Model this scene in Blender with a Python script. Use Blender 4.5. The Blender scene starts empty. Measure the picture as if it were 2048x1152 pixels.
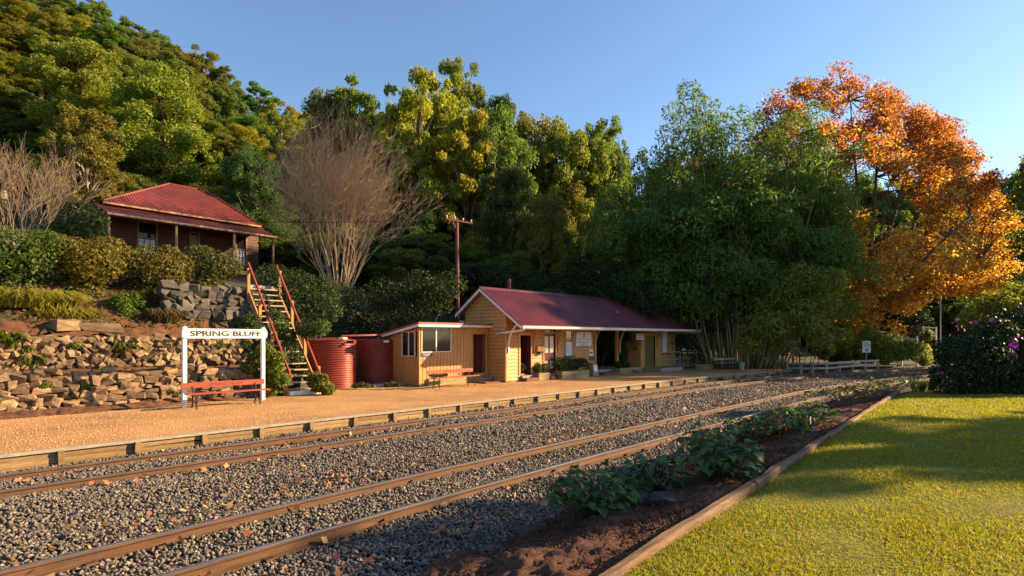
import bpy, bmesh, math, random
import numpy as np
from mathutils import Vector, Matrix, Euler

random.seed(7)
RNG = np.random.default_rng(11)
S = bpy.context.scene
COL = S.collection

# ------------------------------------------------------------------ camera
# world: X runs along the railway, Y away from the photographer across it, Z up; platform top is z = 0
TH = math.radians(43.3)             # camera heading, measured from the track direction
FPX = 1140.0                        # focal length in pixels of the 2048 px wide photograph
CAMZ = 2.06
HOR = 675.0                         # image row of the horizon
cd = bpy.data.cameras.new('camera')
cam = bpy.data.objects.new('camera', cd)
COL.objects.link(cam)
cam.location = (0, 0, CAMZ)
cam.rotation_euler = (math.radians(90), 0, TH - math.radians(90))
cd.sensor_width = 36
cd.lens = FPX / 2048 * 36
cd.shift_y = (HOR - 576) / 2048
cd.clip_start = 0.05
cd.clip_end = 3000
S.camera = cam

# ------------------------------------------------------------------ sky, sun, exposure
SUN_AZ = math.radians(-34.0)        # direction towards the sun, angle from +X
SUN_EL = math.radians(20.5)
w = bpy.data.worlds.new('World'); S.world = w; w.use_nodes = True
nt = w.node_tree
bg = nt.nodes['Background']
sky = nt.nodes.new('ShaderNodeTexSky'); sky.sky_type = 'NISHITA'; sky.sun_disc = False
sky.sun_elevation = SUN_EL
sky.sun_rotation = math.radians(90) - SUN_AZ
sky.altitude = 500; sky.air_density = 1.0; sky.dust_density = 0.5; sky.ozone_density = 2.8
nt.links.new(sky.outputs[0], bg.inputs[0])
bg.inputs[1].default_value = 0.078
sd = bpy.data.lights.new('sun', 'SUN'); sun = bpy.data.objects.new('sun', sd); COL.objects.link(sun)
sd.energy = 5.0; sd.angle = math.radians(0.55); sd.color = (1.0, 0.72, 0.40)
sv = Vector((math.cos(SUN_EL) * math.cos(SUN_AZ), math.cos(SUN_EL) * math.sin(SUN_AZ), math.sin(SUN_EL)))
sun.rotation_euler = sv.to_track_quat('Z', 'Y').to_euler()
sun.location = (30, -20, 30)
S.view_settings.view_transform = 'Standard'
S.view_settings.look = 'None'
S.view_settings.gamma = 1
S.view_settings.use_curve_mapping = False
S.view_settings.exposure = 1.65
S.cycles.max_bounces = 8
S.cycles.transparent_max_bounces = 8

# ------------------------------------------------------------------ measuring helpers (survey from the photograph)
FWD = Vector((math.cos(TH), math.sin(TH), 0)); RGT = Vector((math.sin(TH), -math.cos(TH), 0))
def at_depth(px, py, d):
    return RGT * ((px - 1024) / FPX * d) + FWD * d + Vector((0, 0, CAMZ - (py - HOR) / FPX * d))
def at_z(px, py, z=0.0):
    return at_depth(px, py, (CAMZ - z) * FPX / (py - HOR))
def at_n(px, py, n):
    k = RGT.y * (px - 1024) / FPX + FWD.y
    return at_depth(px, py, n / k)
def un(px, n):                      # position along X seen at column px on the plane Y = n
    return at_n(px, 675, n).x
def zn(px, py, n):
    return at_n(px, py, n).z
def ray_plane(px, py, p0, nrm):
    o = Vector((0, 0, CAMZ)); d = at_depth(px, py, 1.0) - o
    t = (p0 - o).dot(nrm) / d.dot(nrm)
    return o + d * t

# the railway is straight up to X = 22 and then bends to the right; off() is the distance across it
def bend(u):
    u = np.asarray(u, float)
    a = np.clip(u - 22, 0, 48)
    return a * a / 170 + np.clip(u - 70, 0, None) * (2 * 48 / 170)
def edge_n(u):                      # the lawn's timber edging
    return 2.17 + 0.066 * (np.clip(np.asarray(u, float), -6, 30) - 3.24)
def lerp_pts(x, pts):
    return np.interp(x, [p[0] for p in pts], [p[1] for p in pts])
def sstep(x, a, b):
    t = np.clip((np.asarray(x, float) - a) / (b - a), 0, 1)
    return t * t * (3 - 2 * t)
PL = [(19.2, -.12), (20.25, .05), (20.5, .98), (21.4, 1.14), (21.75, 2.02), (22.4, 2.5), (24.2, 3.4), (26, 4.3), (33, 5.55), (44, 5.8)]
PS = [(19.2, -.12), (20.25, .05), (20.5, .9), (21.4, 1.1), (21.8, 1.8), (22.7, 2.6), (23.1, 3.7), (26, 4.3), (33, 5.55), (44, 5.8)]
PR = [(22.6, -.12), (23.4, .5), (26, 3.2), (29, 4.6), (33, 5.55), (44, 5.8)]
def terr(u, n):
    u = np.asarray(u, float); n = np.asarray(n, float)
    o = n + bend(u)
    e = edge_n(u)
    # photographer's side
    zl = np.where(o < e - .06, .30, np.interp(o - e, [-.06, 0.05, 2.1, 2.9], [.30, .24, -.36, -.42]))
    z = np.where(o < 13.35, zl, -.13)
    a = sstep(u, 5.6, 7.2); b = sstep(u, 9.9, 10.8)
    bank = lerp_pts(o, PL) * (1 - a) + lerp_pts(o, PS) * a
    gr = 1 - .80 * sstep(u, 24, 40)
    bank = bank * (1 - b) + (lerp_pts(o, PR) + .12) * b * gr - .12 * b
    z = np.where(o > 19.2, bank, z)
    ratio = u / np.maximum(n, 1)
    g = 1 - .72 * sstep(ratio, .35, 1.2)
    z = z + np.clip(n - 44, 0, 110) * .55 * g * (1 - .6 * sstep(u, 120, 220))
    z = z + np.clip(u - 75, 0, 200) * .12 * sstep(o, 20, 60)
    return z
def tz(u, n): return float(terr(u, n))

# ------------------------------------------------------------------ materials
M = {}
def nodes(name):
    m = bpy.data.materials.new(name); m.use_nodes = True
    M[name] = m
    n = m.node_tree.nodes; l = m.node_tree.links
    return m, n, l, n['Principled BSDF']
def pmat(name, c1, c2=None, scale=4.0, rough=.7, bump=0.0, bscale=None, metal=0.0, stretch=(1, 1, 1), spec=.35, c3=None, dirt=0.0, rand=0.0, coord='Object', detail=6):
    m, n, l, p = nodes(name)
    c2 = c2 or tuple(x * .75 for x in c1)
    tc = n.new('ShaderNodeTexCoord'); mp = n.new('ShaderNodeMapping'); mp.inputs['Scale'].default_value = stretch
    l.new(tc.outputs[coord], mp.inputs[0])
    nz = n.new('ShaderNodeTexNoise'); nz.inputs['Scale'].default_value = scale; nz.inputs['Detail'].default_value = detail; nz.inputs['Roughness'].default_value = .62
    l.new(mp.outputs[0], nz.inputs['Vector'])
    rp = n.new('ShaderNodeValToRGB'); e = rp.color_ramp.elements
    e[0].position = .32; e[0].color = (*c2, 1); e[1].position = .68; e[1].color = (*c1, 1)
    if c3:
        x = e.new(.5); x.color = (*c3, 1)
    l.new(nz.outputs[0], rp.inputs[0])
    out = rp.outputs[0]
    if dirt:
        n2 = n.new('ShaderNodeTexNoise'); n2.inputs['Scale'].default_value = scale * .27; n2.inputs['Detail'].default_value = 8
        l.new(tc.outputs[coord], n2.inputs['Vector'])
        mx = n.new('ShaderNodeMix'); mx.data_type = 'RGBA'; mx.blend_type = 'MULTIPLY'
        r2 = n.new('ShaderNodeValToRGB'); r2.color_ramp.elements[0].position = .35; r2.color_ramp.elements[0].color = (1 - dirt, 1 - dirt, 1 - dirt, 1); r2.color_ramp.elements[1].position = .6
        l.new(n2.outputs[0], r2.inputs[0]); mx.inputs['Factor'].default_value = 1
        l.new(out, mx.inputs['A']); l.new(r2.outputs[0], mx.inputs['B']); out = mx.outputs['Result']
    if rand:
        oi = n.new('ShaderNodeObjectInfo'); hv = n.new('ShaderNodeHueSaturation')
        mr = n.new('ShaderNodeMapRange'); mr.inputs[3].default_value = 1 - rand; mr.inputs[4].default_value = 1 + rand
        l.new(oi.outputs['Random'], mr.inputs[0]); l.new(mr.outputs[0], hv.inputs['Value']); l.new(out, hv.inputs['Color']); out = hv.outputs[0]
    l.new(out, p.inputs['Base Color'])
    p.inputs['Roughness'].default_value = rough; p.inputs['Metallic'].default_value = metal
    p.inputs['Specular IOR Level'].default_value = spec
    if bump:
        nb = n.new('ShaderNodeTexNoise'); nb.inputs['Scale'].default_value = bscale or scale * 4; nb.inputs['Detail'].default_value = 8; nb.inputs['Roughness'].default_value = .7
        l.new(mp.outputs[0], nb.inputs['Vector'])
        bp = n.new('ShaderNodeBump'); bp.inputs['Strength'].default_value = bump; bp.inputs['Distance'].default_value = .03
        l.new(nb.outputs[0], bp.inputs['Height']); l.new(bp.outputs[0], p.inputs['Normal'])
    return m
def leafmat(name, lo=.55, hi=1.35, trans=.35, hue=.03, rough=.55, spec=.3, c=None, c2=None):
    """leaf colour = the plant's own colour, varied from leaf to leaf"""
    m, n, l, p = nodes(name)
    geo = n.new('ShaderNodeNewGeometry'); oi = n.new('ShaderNodeObjectInfo')
    hv = n.new('ShaderNodeHueSaturation')
    mr = n.new('ShaderNodeMapRange'); mr.inputs[3].default_value = lo; mr.inputs[4].default_value = hi
    l.new(geo.outputs['Random Per Island'], mr.inputs[0]); l.new(mr.outputs[0], hv.inputs['Value'])
    ml = n.new('ShaderNodeMath'); ml.operation = 'MULTIPLY'; ml.inputs[1].default_value = 7.31
    fr = n.new('ShaderNodeMath'); fr.operation = 'FRACT'
    l.new(geo.outputs['Random Per Island'], ml.inputs[0]); l.new(ml.outputs[0], fr.inputs[0])
    m2 = n.new('ShaderNodeMapRange'); m2.inputs[3].default_value = .5 - hue; m2.inputs[4].default_value = .5 + hue
    l.new(fr.outputs[0], m2.inputs[0]); l.new(m2.outputs[0], hv.inputs['Hue'])
    if c is None:
        l.new(oi.outputs['Color'], hv.inputs['Color'])
    else:
        mx = n.new('ShaderNodeMix'); mx.data_type = 'RGBA'
        mx.inputs['A'].default_value = (*c, 1); mx.inputs['B'].default_value = (*(c2 or c), 1)
        l.new(fr.outputs[0], mx.inputs['Factor']); l.new(mx.outputs['Result'], hv.inputs['Color'])
    l.new(hv.outputs[0], p.inputs['Base Color']); p.inputs['Roughness'].default_value = rough; p.inputs['Specular IOR Level'].default_value = spec
    tr = n.new('ShaderNodeBsdfTranslucent'); ms = n.new('ShaderNodeMixShader'); ms.inputs[0].default_value = trans
    h2 = n.new('ShaderNodeHueSaturation'); h2.inputs['Value'].default_value = 1.35; h2.inputs['Saturation'].default_value = 1.1
    l.new(hv.outputs[0], h2.inputs['Color']); l.new(h2.outputs[0], tr.inputs[0])
    l.new(p.outputs[0], ms.inputs[1]); l.new(tr.outputs[0], ms.inputs[2])
    l.new(ms.outputs[0], n['Material Output'].inputs['Surface'])
    return m

pmat('soil_green', (.05, .045, .02), (.025, .03, .012), 1.2, .95, .6, 6)
pmat('soil_red', (.16, .065, .028), (.07, .03, .014), 5, .95, 1.0, 22)
pmat('mulch', (.17, .072, .036), (.05, .022, .013), 16, .95, 1.0, 40)
pmat('platform_gravel', (.56, .305, .122), (.42, .22, .085), 1.1, .92, .9, 70, dirt=.32, c3=(.50, .27, .105))
pmat('ballast_base', (.10, .085, .07), (.035, .03, .027), 30, .95, 1.0, 60)
pmat('rail_rust', (.15, .070, .028), (.065, .034, .019), 6, .75, .3, 30, stretch=(.4, 4, 4))
pmat('rail_steel', (.62, .56, .50), (.42, .36, .31), 3, .36, .03, 20, metal=.95, stretch=(.3, 6, 6), spec=.5)
pmat('old_timber', (.33, .21, .09), (.17, .105, .05), 4, .85, .4, 18, stretch=(1, 8, 8), rand=.22)
pmat('edging_timber', (.25, .145, .075), (.10, .055, .03), 5, .85, .6, 16, stretch=(.5, 6, 6), rand=.15)
pmat('pale_timber', (.42, .35, .26), (.26, .21, .15), 5, .85, .4, 18, stretch=(1, 6, 6), rand=.15)
pmat('post_timber', (.47, .25, .09), (.30, .15, .055), 5, .8, .3, 20, stretch=(6, 6, 1), rand=.1)
pmat('white_paint', (.80, .76, .69), (.68, .63, .55), 6, .5, .08, 30, dirt=.12)
pmat('cream_paint', (.74, .64, .49), (.64, .54, .40), 6, .5, .05, 30)
pmat('ochre_paint', (.57, .275, .08), (.47, .22, .06), 3, .55, .06, 30, dirt=.15)
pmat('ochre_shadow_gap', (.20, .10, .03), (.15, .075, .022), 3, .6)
pmat('maroon_paint', (.13, .022, .022), (.09, .015, .016), 3, .45)
pmat('roof_red', (.155, .027, .032), (.10, .019, .024), 1.3, .42, .05, 9, dirt=.35, spec=.5)
pmat('house_roof_red', (.21, .040, .027), (.13, .026, .020), 1.5, .5, .05, 9, dirt=.25)
pmat('tank_red', (.29, .045, .024), (.21, .034, .02), 2, .38, .03, 9, dirt=.2, spec=.5)
pmat('rail_red', (.27, .048, .026), (.20, .036, .02), 4, .55)
pmat('bench_red', (.36, .07, .036), (.27, .05, .028), 5, .5, .1, 25, dirt=.15)
pmat('house_wall', (.10, .030, .012), (.065, .02, .008), 3, .6)
pmat('house_trim', (.30, .18, .09), (.22, .13, .065), 3, .6)
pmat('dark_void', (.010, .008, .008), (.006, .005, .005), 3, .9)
pmat('iron', (.05, .045, .042), (.03, .027, .025), 6, .55, metal=.3)
pmat('black_paint', (.012, .012, .013), (.008, .008, .009), 4, .55)
pmat('faded_letter', (.20, .028, .022), (.15, .02, .018), 4, .6)
pmat('blue_sign', (.018, .05, .17), (.012, .035, .13), 4, .4)
pmat('olive_door', (.15, .095, .035), (.12, .075, .028), 3, .6)
pmat('blind', (.62, .64, .66), (.5, .52, .55), 5, .6)
pmat('concrete', (.34, .27, .20), (.24, .185, .13), 6, .85, .3, 30)
pmat('step_red', (.19, .06, .045), (.13, .04, .03), 5, .8)
pmat('galvanised', (.35, .35, .36), (.28, .28, .29), 8, .4, metal=.7)
pmat('planter_timber', (.34, .255, .12), (.20, .15, .065), 4, .85, .4, 18, stretch=(1, 1, 7), rand=.15)
pmat('bark', (.20, .125, .07), (.08, .05, .03), 5, .9, .6, 14, stretch=(3, 3, .6))
pmat('pale_bark', (.42, .33, .22), (.18, .13, .085), 3, .85, .4, 12, stretch=(3, 3, .5))
pmat('twig', (.46, .33, .20), (.28, .19, .11), 3, .85)
pmat('culm', (.22, .16, .05), (.12, .095, .03), 3, .6)
pmat('pole_timber', (.20, .07, .04), (.11, .042, .028), 4, .85, .3, 18, stretch=(6, 6, .6))
pmat('stone_warm', (.30, .19, .10), (.115, .074, .043), 2.6, .9, .7, 9, rand=.5, c3=(.215, .137, .075), dirt=.3)
pmat('stone_grey', (.115, .095, .075), (.055, .046, .037), 2.6, .9, .7, 9, rand=.3)  # grey stone, tone lowered to stand in for shade on the rubble wall
m, n, l, p = nodes('glass')
p.inputs['Base Color'].default_value = (.012, .012, .014, 1); p.inputs['Roughness'].default_value = .06; p.inputs['Specular IOR Level'].default_value = .3
m, n, l, p = nodes('ballast_stone')
geo = n.new('ShaderNodeNewGeometry'); rp = n.new('ShaderNodeValToRGB'); e = rp.color_ramp.elements
e[0].color = (.055, .048, .041, 1); e[1].color = (.31, .25, .19, 1); x = e.new(.5); x.color = (.135, .110, .088, 1); x = e.new(.88); x.color = (.20, .155, .112, 1)
l.new(geo.outputs['Random Per Island'], rp.inputs[0]); l.new(rp.outputs[0], p.inputs['Base Color']); p.inputs['Roughness'].default_value = .9
leafmat('leaf', .65, 1.4, .5, .02)
leafmat('leaf_bright', .6, 1.3, .5, .025)
leafmat('leaf_glossy', .6, 1.3, .25, .02, rough=.5, spec=.25)
leafmat('leaf_autumn', .5, 1.4, .6, .02, c=(.30, .105, .045), c2=(.46, .225, .065))
leafmat('leaf_golden', .5, 1.4, .6, .02, c=(.48, .24, .055), c2=(.58, .40, .09))
leafmat('leaf_litter', .4, 1.3, .1, .02, c=(.34, .125, .05), c2=(.40, .24, .12))
leafmat('petal', .5, 1.2, .3, .02, c=(.14, .03, .19), c2=(.20, .04, .23))
leafmat('grass_blade', .65, 1.35, .45, .02, c=(.37, .31, .028), c2=(.18, .22, .028))
pmat('lawn_green', (.26, .23, .025), (.12, .13, .018), 14, .95, .8, 60, c3=(.155, .15, .02), dirt=.3)

# ------------------------------------------------------------------ building helpers
ORG = {}
def tag(o, label=None, cat=None, group=None, kind=None):
    if label: o['label'] = label
    if cat: o['category'] = cat
    if group: o['group'] = group
    if kind: o['kind'] = kind
    return o
def thing(name, loc, label, cat, group=None, rz=0.0):
    o = bpy.data.objects.new(name, None); COL.objects.link(o); o.empty_display_size = .2
    o.location = loc; o.rotation_euler = (0, 0, rz); ORG[o.name] = Vector((0, 0, 0)) if rz else Vector(loc)
    return tag(o, label, cat, group)
def link(name, me, mat=None, parent=None):
    if mat and not me.materials: me.materials.append(M[mat])
    o = bpy.data.objects.new(name, me); COL.objects.link(o)
    if parent: o.parent = parent
    return o
def copy_tree(o, parent=None):
    c = o.copy(); COL.objects.link(c); c.parent = parent
    for ch in list(o.children): copy_tree(ch, c)
    return c
class MB:
    """collects solids; build() links them as one mesh object (local=True: coordinates are the parent's own)"""
    def __init__(s): s.v = []; s.f = []; s.mi = []; s.cur = 0
    def add(s, vs, fs):
        b = len(s.v); s.v += [tuple(v) for v in vs]
        for f in fs: s.f.append([b + i for i in f]); s.mi.append(s.cur)
        return s
    def box(s, x0, x1, y0, y1, z0, z1):
        return s.add([(x0, y0, z0), (x1, y0, z0), (x1, y1, z0), (x0, y1, z0), (x0, y0, z1), (x1, y0, z1), (x1, y1, z1), (x0, y1, z1)],
                     [(0, 3, 2, 1), (4, 5, 6, 7), (0, 1, 5, 4), (1, 2, 6, 5), (2, 3, 7, 6), (3, 0, 4, 7)])
    def bar(s, a, b, wd, ht, up=(0, 0, 1)):
        a = Vector(a); b = Vector(b); d = (b - a).normalized(); up = Vector(up)
        sd_ = d.cross(up)
        if sd_.length < 1e-4: sd_ = d.cross(Vector((1, 0, 0)))
        sd_.normalize(); u2 = sd_.cross(d).normalized()
        o = [sd_ * (wd / 2 * i) + u2 * (ht / 2 * j) for i, j in ((-1, -1), (1, -1), (1, 1), (-1, 1))]
        return s.add([a + q for q in o] + [b + q for q in o], [(0, 1, 2, 3)[::-1], (4, 5, 6, 7), (0, 1, 5, 4), (1, 2, 6, 5), (2, 3, 7, 6), (3, 0, 4, 7)])
    def prism(s, prof, axis0, axis1):
        """prof: list of 3D points of one end cap; swept by vector axis1 - axis0"""
        d = Vector(axis1) - Vector(axis0); k = len(prof); p2 = [Vector(q) + d for q in prof]
        return s.add(list(prof) + p2, [list(range(k))[::-1], list(range(k, 2 * k))] + [(i, (i + 1) % k, k + (i + 1) % k, k + i) for i in range(k)])
    def tube(s, pts, rad, sides=6, cap=True):
        pts = [Vector(q) for q in pts]
        if not isinstance(rad, (list, tuple)): rad = [rad] * len(pts)
        b = len(s.v); ref = Vector((.3, .9, .2))
        for i, q in enumerate(pts):
            d = (pts[min(i + 1, len(pts) - 1)] - pts[max(i - 1, 0)]).normalized()
            if abs(d.dot(ref)) > .95: ref = Vector((1, 0, .1))
            x = d.cross(ref).normalized(); y = d.cross(x)
            for k in range(sides):
                a = 2 * math.pi * k / sides
                s.v.append(tuple(q + (x * math.cos(a) + y * math.sin(a)) * rad[i]))
        for i in range(len(pts) - 1):
            for k in range(sides):
                k2 = (k + 1) % sides
                s.f.append([b + i * sides + k, b + i * sides + k2, b + (i + 1) * sides + k2, b + (i + 1) * sides + k]); s.mi.append(s.cur)
        if cap:
            s.f.append([b + k for k in range(sides)][::-1]); s.mi.append(s.cur)
            e_ = b + (len(pts) - 1) * sides; s.f.append([e_ + k for k in range(sides)]); s.mi.append(s.cur)
        return s
    def lathe(s, cx, cy, prof, sides=32, cap=True):
        b = len(s.v)
        for r, z in prof:
            for k in range(sides):
                a = 2 * math.pi * k / sides; s.v.append((cx + r * math.cos(a), cy + r * math.sin(a), z))
        for i in range(len(prof) - 1):
            for k in range(sides):
                k2 = (k + 1) % sides
                s.f.append([b + i * sides + k, b + i * sides + k2, b + (i + 1) * sides + k2, b + (i + 1) * sides + k]); s.mi.append(s.cur)
        if cap:
            e_ = b + (len(prof) - 1) * sides; s.f.append([e_ + k for k in range(sides)]); s.mi.append(s.cur)
        return s
    def mesh(s, name, org=None):
        me = bpy.data.meshes.new(name)
        vs = s.v if org is None else [(x - org[0], y - org[1], z - org[2]) for x, y, z in s.v]
        me.from_pydata(vs, [], s.f); me.update()
        return me
    def build(s, name, mat, parent=None, local=False, smooth=False, bevel=0.0, mats=None):
        org = None
        root = parent
        while root is not None and root.parent is not None: root = root.parent
        if root is not None and not local: org = ORG[root.name]
        me = s.mesh(name, org)
        if mats:
            for q in mats: me.materials.append(M[q])
            me.polygons.foreach_set('material_index', s.mi)
        if smooth: me.polygons.foreach_set('use_smooth', [True] * len(me.polygons))
        o = link(name, me, mat if not mats else None, parent)
        if bevel:
            b = o.modifiers.new('bevel', 'BEVEL'); b.width = bevel; b.segments = 1; b.limit_method = 'ANGLE'
        return o
def quadmesh(name, V, mat, parent=None, per=4):
    """V: (N,per,3) array, one face each"""
    me = bpy.data.meshes.new(name); N = len(V)
    me.vertices.add(N * per); me.vertices.foreach_set('co', np.ascontiguousarray(V, dtype=np.float32).ravel())
    me.loops.add(N * per); me.loops.foreach_set('vertex_index', np.arange(N * per, dtype=np.int32))
    me.polygons.add(N); me.polygons.foreach_set('loop_start', np.arange(0, N * per, per, dtype=np.int32))
    me.polygons.foreach_set('loop_total', np.full(N, per, dtype=np.int32)); me.update(calc_edges=True)
    if mat: me.materials.append(M[mat])
    return me
def unit(a): return a / np.maximum(np.linalg.norm(a, axis=-1, keepdims=True), 1e-9)
def leafquads(C, Nn, L, W, droop=0.0, jit=.5, rng=RNG):
    """diamond leaves at C facing Nn (jittered); returns (N,4,3)"""
    n_ = unit(Nn + jit * rng.normal(size=C.shape))
    t = rng.normal(size=C.shape); t[:, 2] -= droop
    t = unit(t - (t * n_).sum(1, keepdims=True) * n_); b = np.cross(n_, t)
    k = rng.uniform(.65, 1.35, (len(C), 1)); L = L * k; W = W * k
    return np.stack([C - t * L * .5, C + b * W * .5 - t * L * .05, C + t * L * .5, C - b * W * .5 - t * L * .05], 1)
def sphere_pts(N, rng=RNG): return unit(rng.normal(size=(N, 3)))
def blob_leaves(cents, radii, per, L, W, rng=RNG, shell=.75, droop=0.0, jit=.55, flat=1.0, lowcut=-.55):
    out = []
    for c, r in zip(cents, radii):
        r = np.asarray(r, float) * np.ones(3)
        k = max(6, int(per * (r.mean() / np.mean([np.mean(q) for q in radii])) ** 2))
        d = sphere_pts(k, rng); d = d[d[:, 2] > lowcut]
        rad = shell + (1 - shell) * rng.random((len(d), 1)) ** .5 + rng.normal(size=(len(d), 1)) * .06
        out.append(leafquads(np.asarray(c) + d * rad * r, d + np.array([0, 0, .25]), L, W, droop, jit, rng))
    return np.concatenate(out)
def text_mesh(body, size, sx=1.0, off=0.0, ext=.004):
    cu = bpy.data.curves.new('lettering', 'FONT'); cu.body = body; cu.size = size; cu.align_x = 'CENTER'; cu.align_y = 'CENTER'
    cu.offset = off; cu.extrude = ext; cu.resolution_u = 3
    ob = bpy.data.objects.new('lettering', cu); COL.objects.link(ob)
    dg = bpy.context.evaluated_depsgraph_get()
    me = bpy.data.meshes.new_from_object(ob.evaluated_get(dg))
    bpy.data.objects.remove(ob); bpy.data.curves.remove(cu)
    me.transform(Matrix.Rotation(math.radians(90), 4, 'X') @ Matrix.Scale(sx, 4, (1, 0, 0)))
    me.materials.clear()
    return me

# ------------------------------------------------------------------ the ground
def grid_mesh(name, us, ns, fz, mat, keep=None, smooth=True):
    U, Nn = np.meshgrid(us, ns, indexing='ij'); Z = fz(U, Nn)
    nu, nn = U.shape; idx = np.arange(nu * nn).reshape(nu, nn)
    V = np.stack([U, Nn, Z], -1).reshape(-1, 3)
    F = np.stack([idx[:-1, :-1], idx[1:, :-1], idx[1:, 1:], idx[:-1, 1:]], -1).reshape(-1, 4)
    if keep is not None: F = F[keep(V[F].mean(1))]
    me = bpy.data.meshes.new(name); me.from_pydata(V.tolist(), [], F.tolist()); me.update()
    me.polygons.foreach_set('use_smooth', [smooth] * len(me.polygons))
    return link(name, me, mat)
us = np.concatenate([np.arange(-400, -60, 40), np.arange(-60, -4, 4), np.arange(-4, 46, .5), np.arange(46, 130, 4), np.arange(130, 700, 40)])
ns = np.concatenate([np.arange(-400, -80, 40), np.arange(-80, -8, 6), np.arange(-8, 1, 1), np.arange(1, 31, .25), np.arange(31, 60, 1.5), np.arange(60, 200, 6), np.arange(200, 900, 50)])
def fz_t(U, Nn):
    return terr(U, Nn) + .05 * np.sin(U * 1.7 + Nn * .9) * np.sin(Nn * 1.3 - U * .6) * (Nn + bend(U) > 22)
tag(grid_mesh('hillside', us, ns, fz_t, 'soil_green'), kind='structure')

def along(off_n, u0, u1, z, step=.6):
    """points of a line kept off_n across the railway"""
    pts = []; uu = u0
    while uu < u1 + 1e-6:
        a = min(max(uu - 22, 0), 48); sl = -2 * a / 170; nx, ny = -sl, 1.0; q = math.hypot(nx, ny)
        c = 11.68 - float(bend(uu)); d = off_n - 11.68
        if off_n < 9: c -= .003 * max(0, 10 - uu) ** 2
        pts.append(Vector((uu + nx / q * d, c + ny / q * d, z))); uu += step if uu > 21 else min(step * 2, max(21.1 - uu, .1))
    return pts
def sweep(mb, pts, prof, mi=None):
    """prof: (sideways, up) loop; swept along horizontal pts"""
    b = len(mb.v); k = len(prof)
    for i, q in enumerate(pts):
        d = (pts[min(i + 1, len(pts) - 1)] - pts[max(i - 1, 0)]); d.z = 0; d.normalize(); sdv = Vector((-d.y, d.x, 0))
        for a, h in prof: mb.v.append(tuple(q + sdv * a + Vector((0, 0, h))))
    for i in range(len(pts) - 1):
        for j in range(k):
            j2 = (j + 1) % k
            mb.f.append([b + i * k + j, b + (i + 1) * k + j, b + (i + 1) * k + j2, b + i * k + j2]); mb.mi.append(mi[j] if mi else 0)
    mb.f.append([b + j for j in range(k)]); mb.mi.append(0)
    e_ = b + (len(pts) - 1) * k; mb.f.append([e_ + j for j in range(k)][::-1]); mb.mi.append(0)
    return mb

# ballast bed sheet
def sheet(name, n0, n1, u0, u1, z, mat):
    a = along(n0, u0, u1, z); b = along(n1, u0, u1, z); k = min(len(a), len(b))
    me = bpy.data.meshes.new(name)
    me.from_pydata([tuple(q) for q in a[:k]] + [tuple(q) for q in b[:k]], [], [(i, i + 1, k + i + 1, k + i) for i in range(k - 1)]); me.update()
    return link(name, me, mat)
tag(sheet('ballast_bed', 3.6, 13.36, -8, 95, -.325, 'ballast_base'), kind='structure')

# ballast stones: far too many to count
def shards_mesh(P, size, rng):
    base = np.array([(1, 0, 0), (-1, 0, 0), (0, 1, 0), (0, -1, 0), (0, 0, 1), (0, 0, -1)], float) * .62
    F = np.array([(0, 2, 4), (2, 1, 4), (1, 3, 4), (3, 0, 4), (2, 0, 5), (1, 2, 5), (3, 1, 5), (0, 3, 5)]); N = len(P)
    V = base[None] * rng.uniform(.7, 1.25, (N, 6, 1)) + rng.normal(size=(N, 6, 3)) * .15
    a = rng.uniform(0, 2 * np.pi, N); c, s_ = np.cos(a)[:, None], np.sin(a)[:, None]
    x, y, z = V[:, :, 0].copy(), V[:, :, 1].copy(), V[:, :, 2].copy(); t = rng.uniform(-.6, .6, (N, 1)); z = z + x * t
    V = np.stack([x * c - y * s_, x * s_ + y * c, z * .8], -1) * size[:, None, None] + P[:, None, :]
    FF = (F[None] + (np.arange(N) * 6)[:, None, None]).reshape(-1, 3); nf = len(FF)
    me = bpy.data.meshes.new('stones'); me.vertices.add(N * 6); me.vertices.foreach_set('co', V.astype(np.float32).ravel())
    me.loops.add(nf * 3); me.loops.foreach_set('vertex_index', FF.astype(np.int32).ravel())
    me.polygons.add(nf); me.polygons.foreach_set('loop_start', np.arange(0, nf * 3, 3, dtype=np.int32)); me.polygons.foreach_set('loop_total', np.full(nf, 3, dtype=np.int32))
    me.update(calc_edges=True)
    return me
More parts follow.
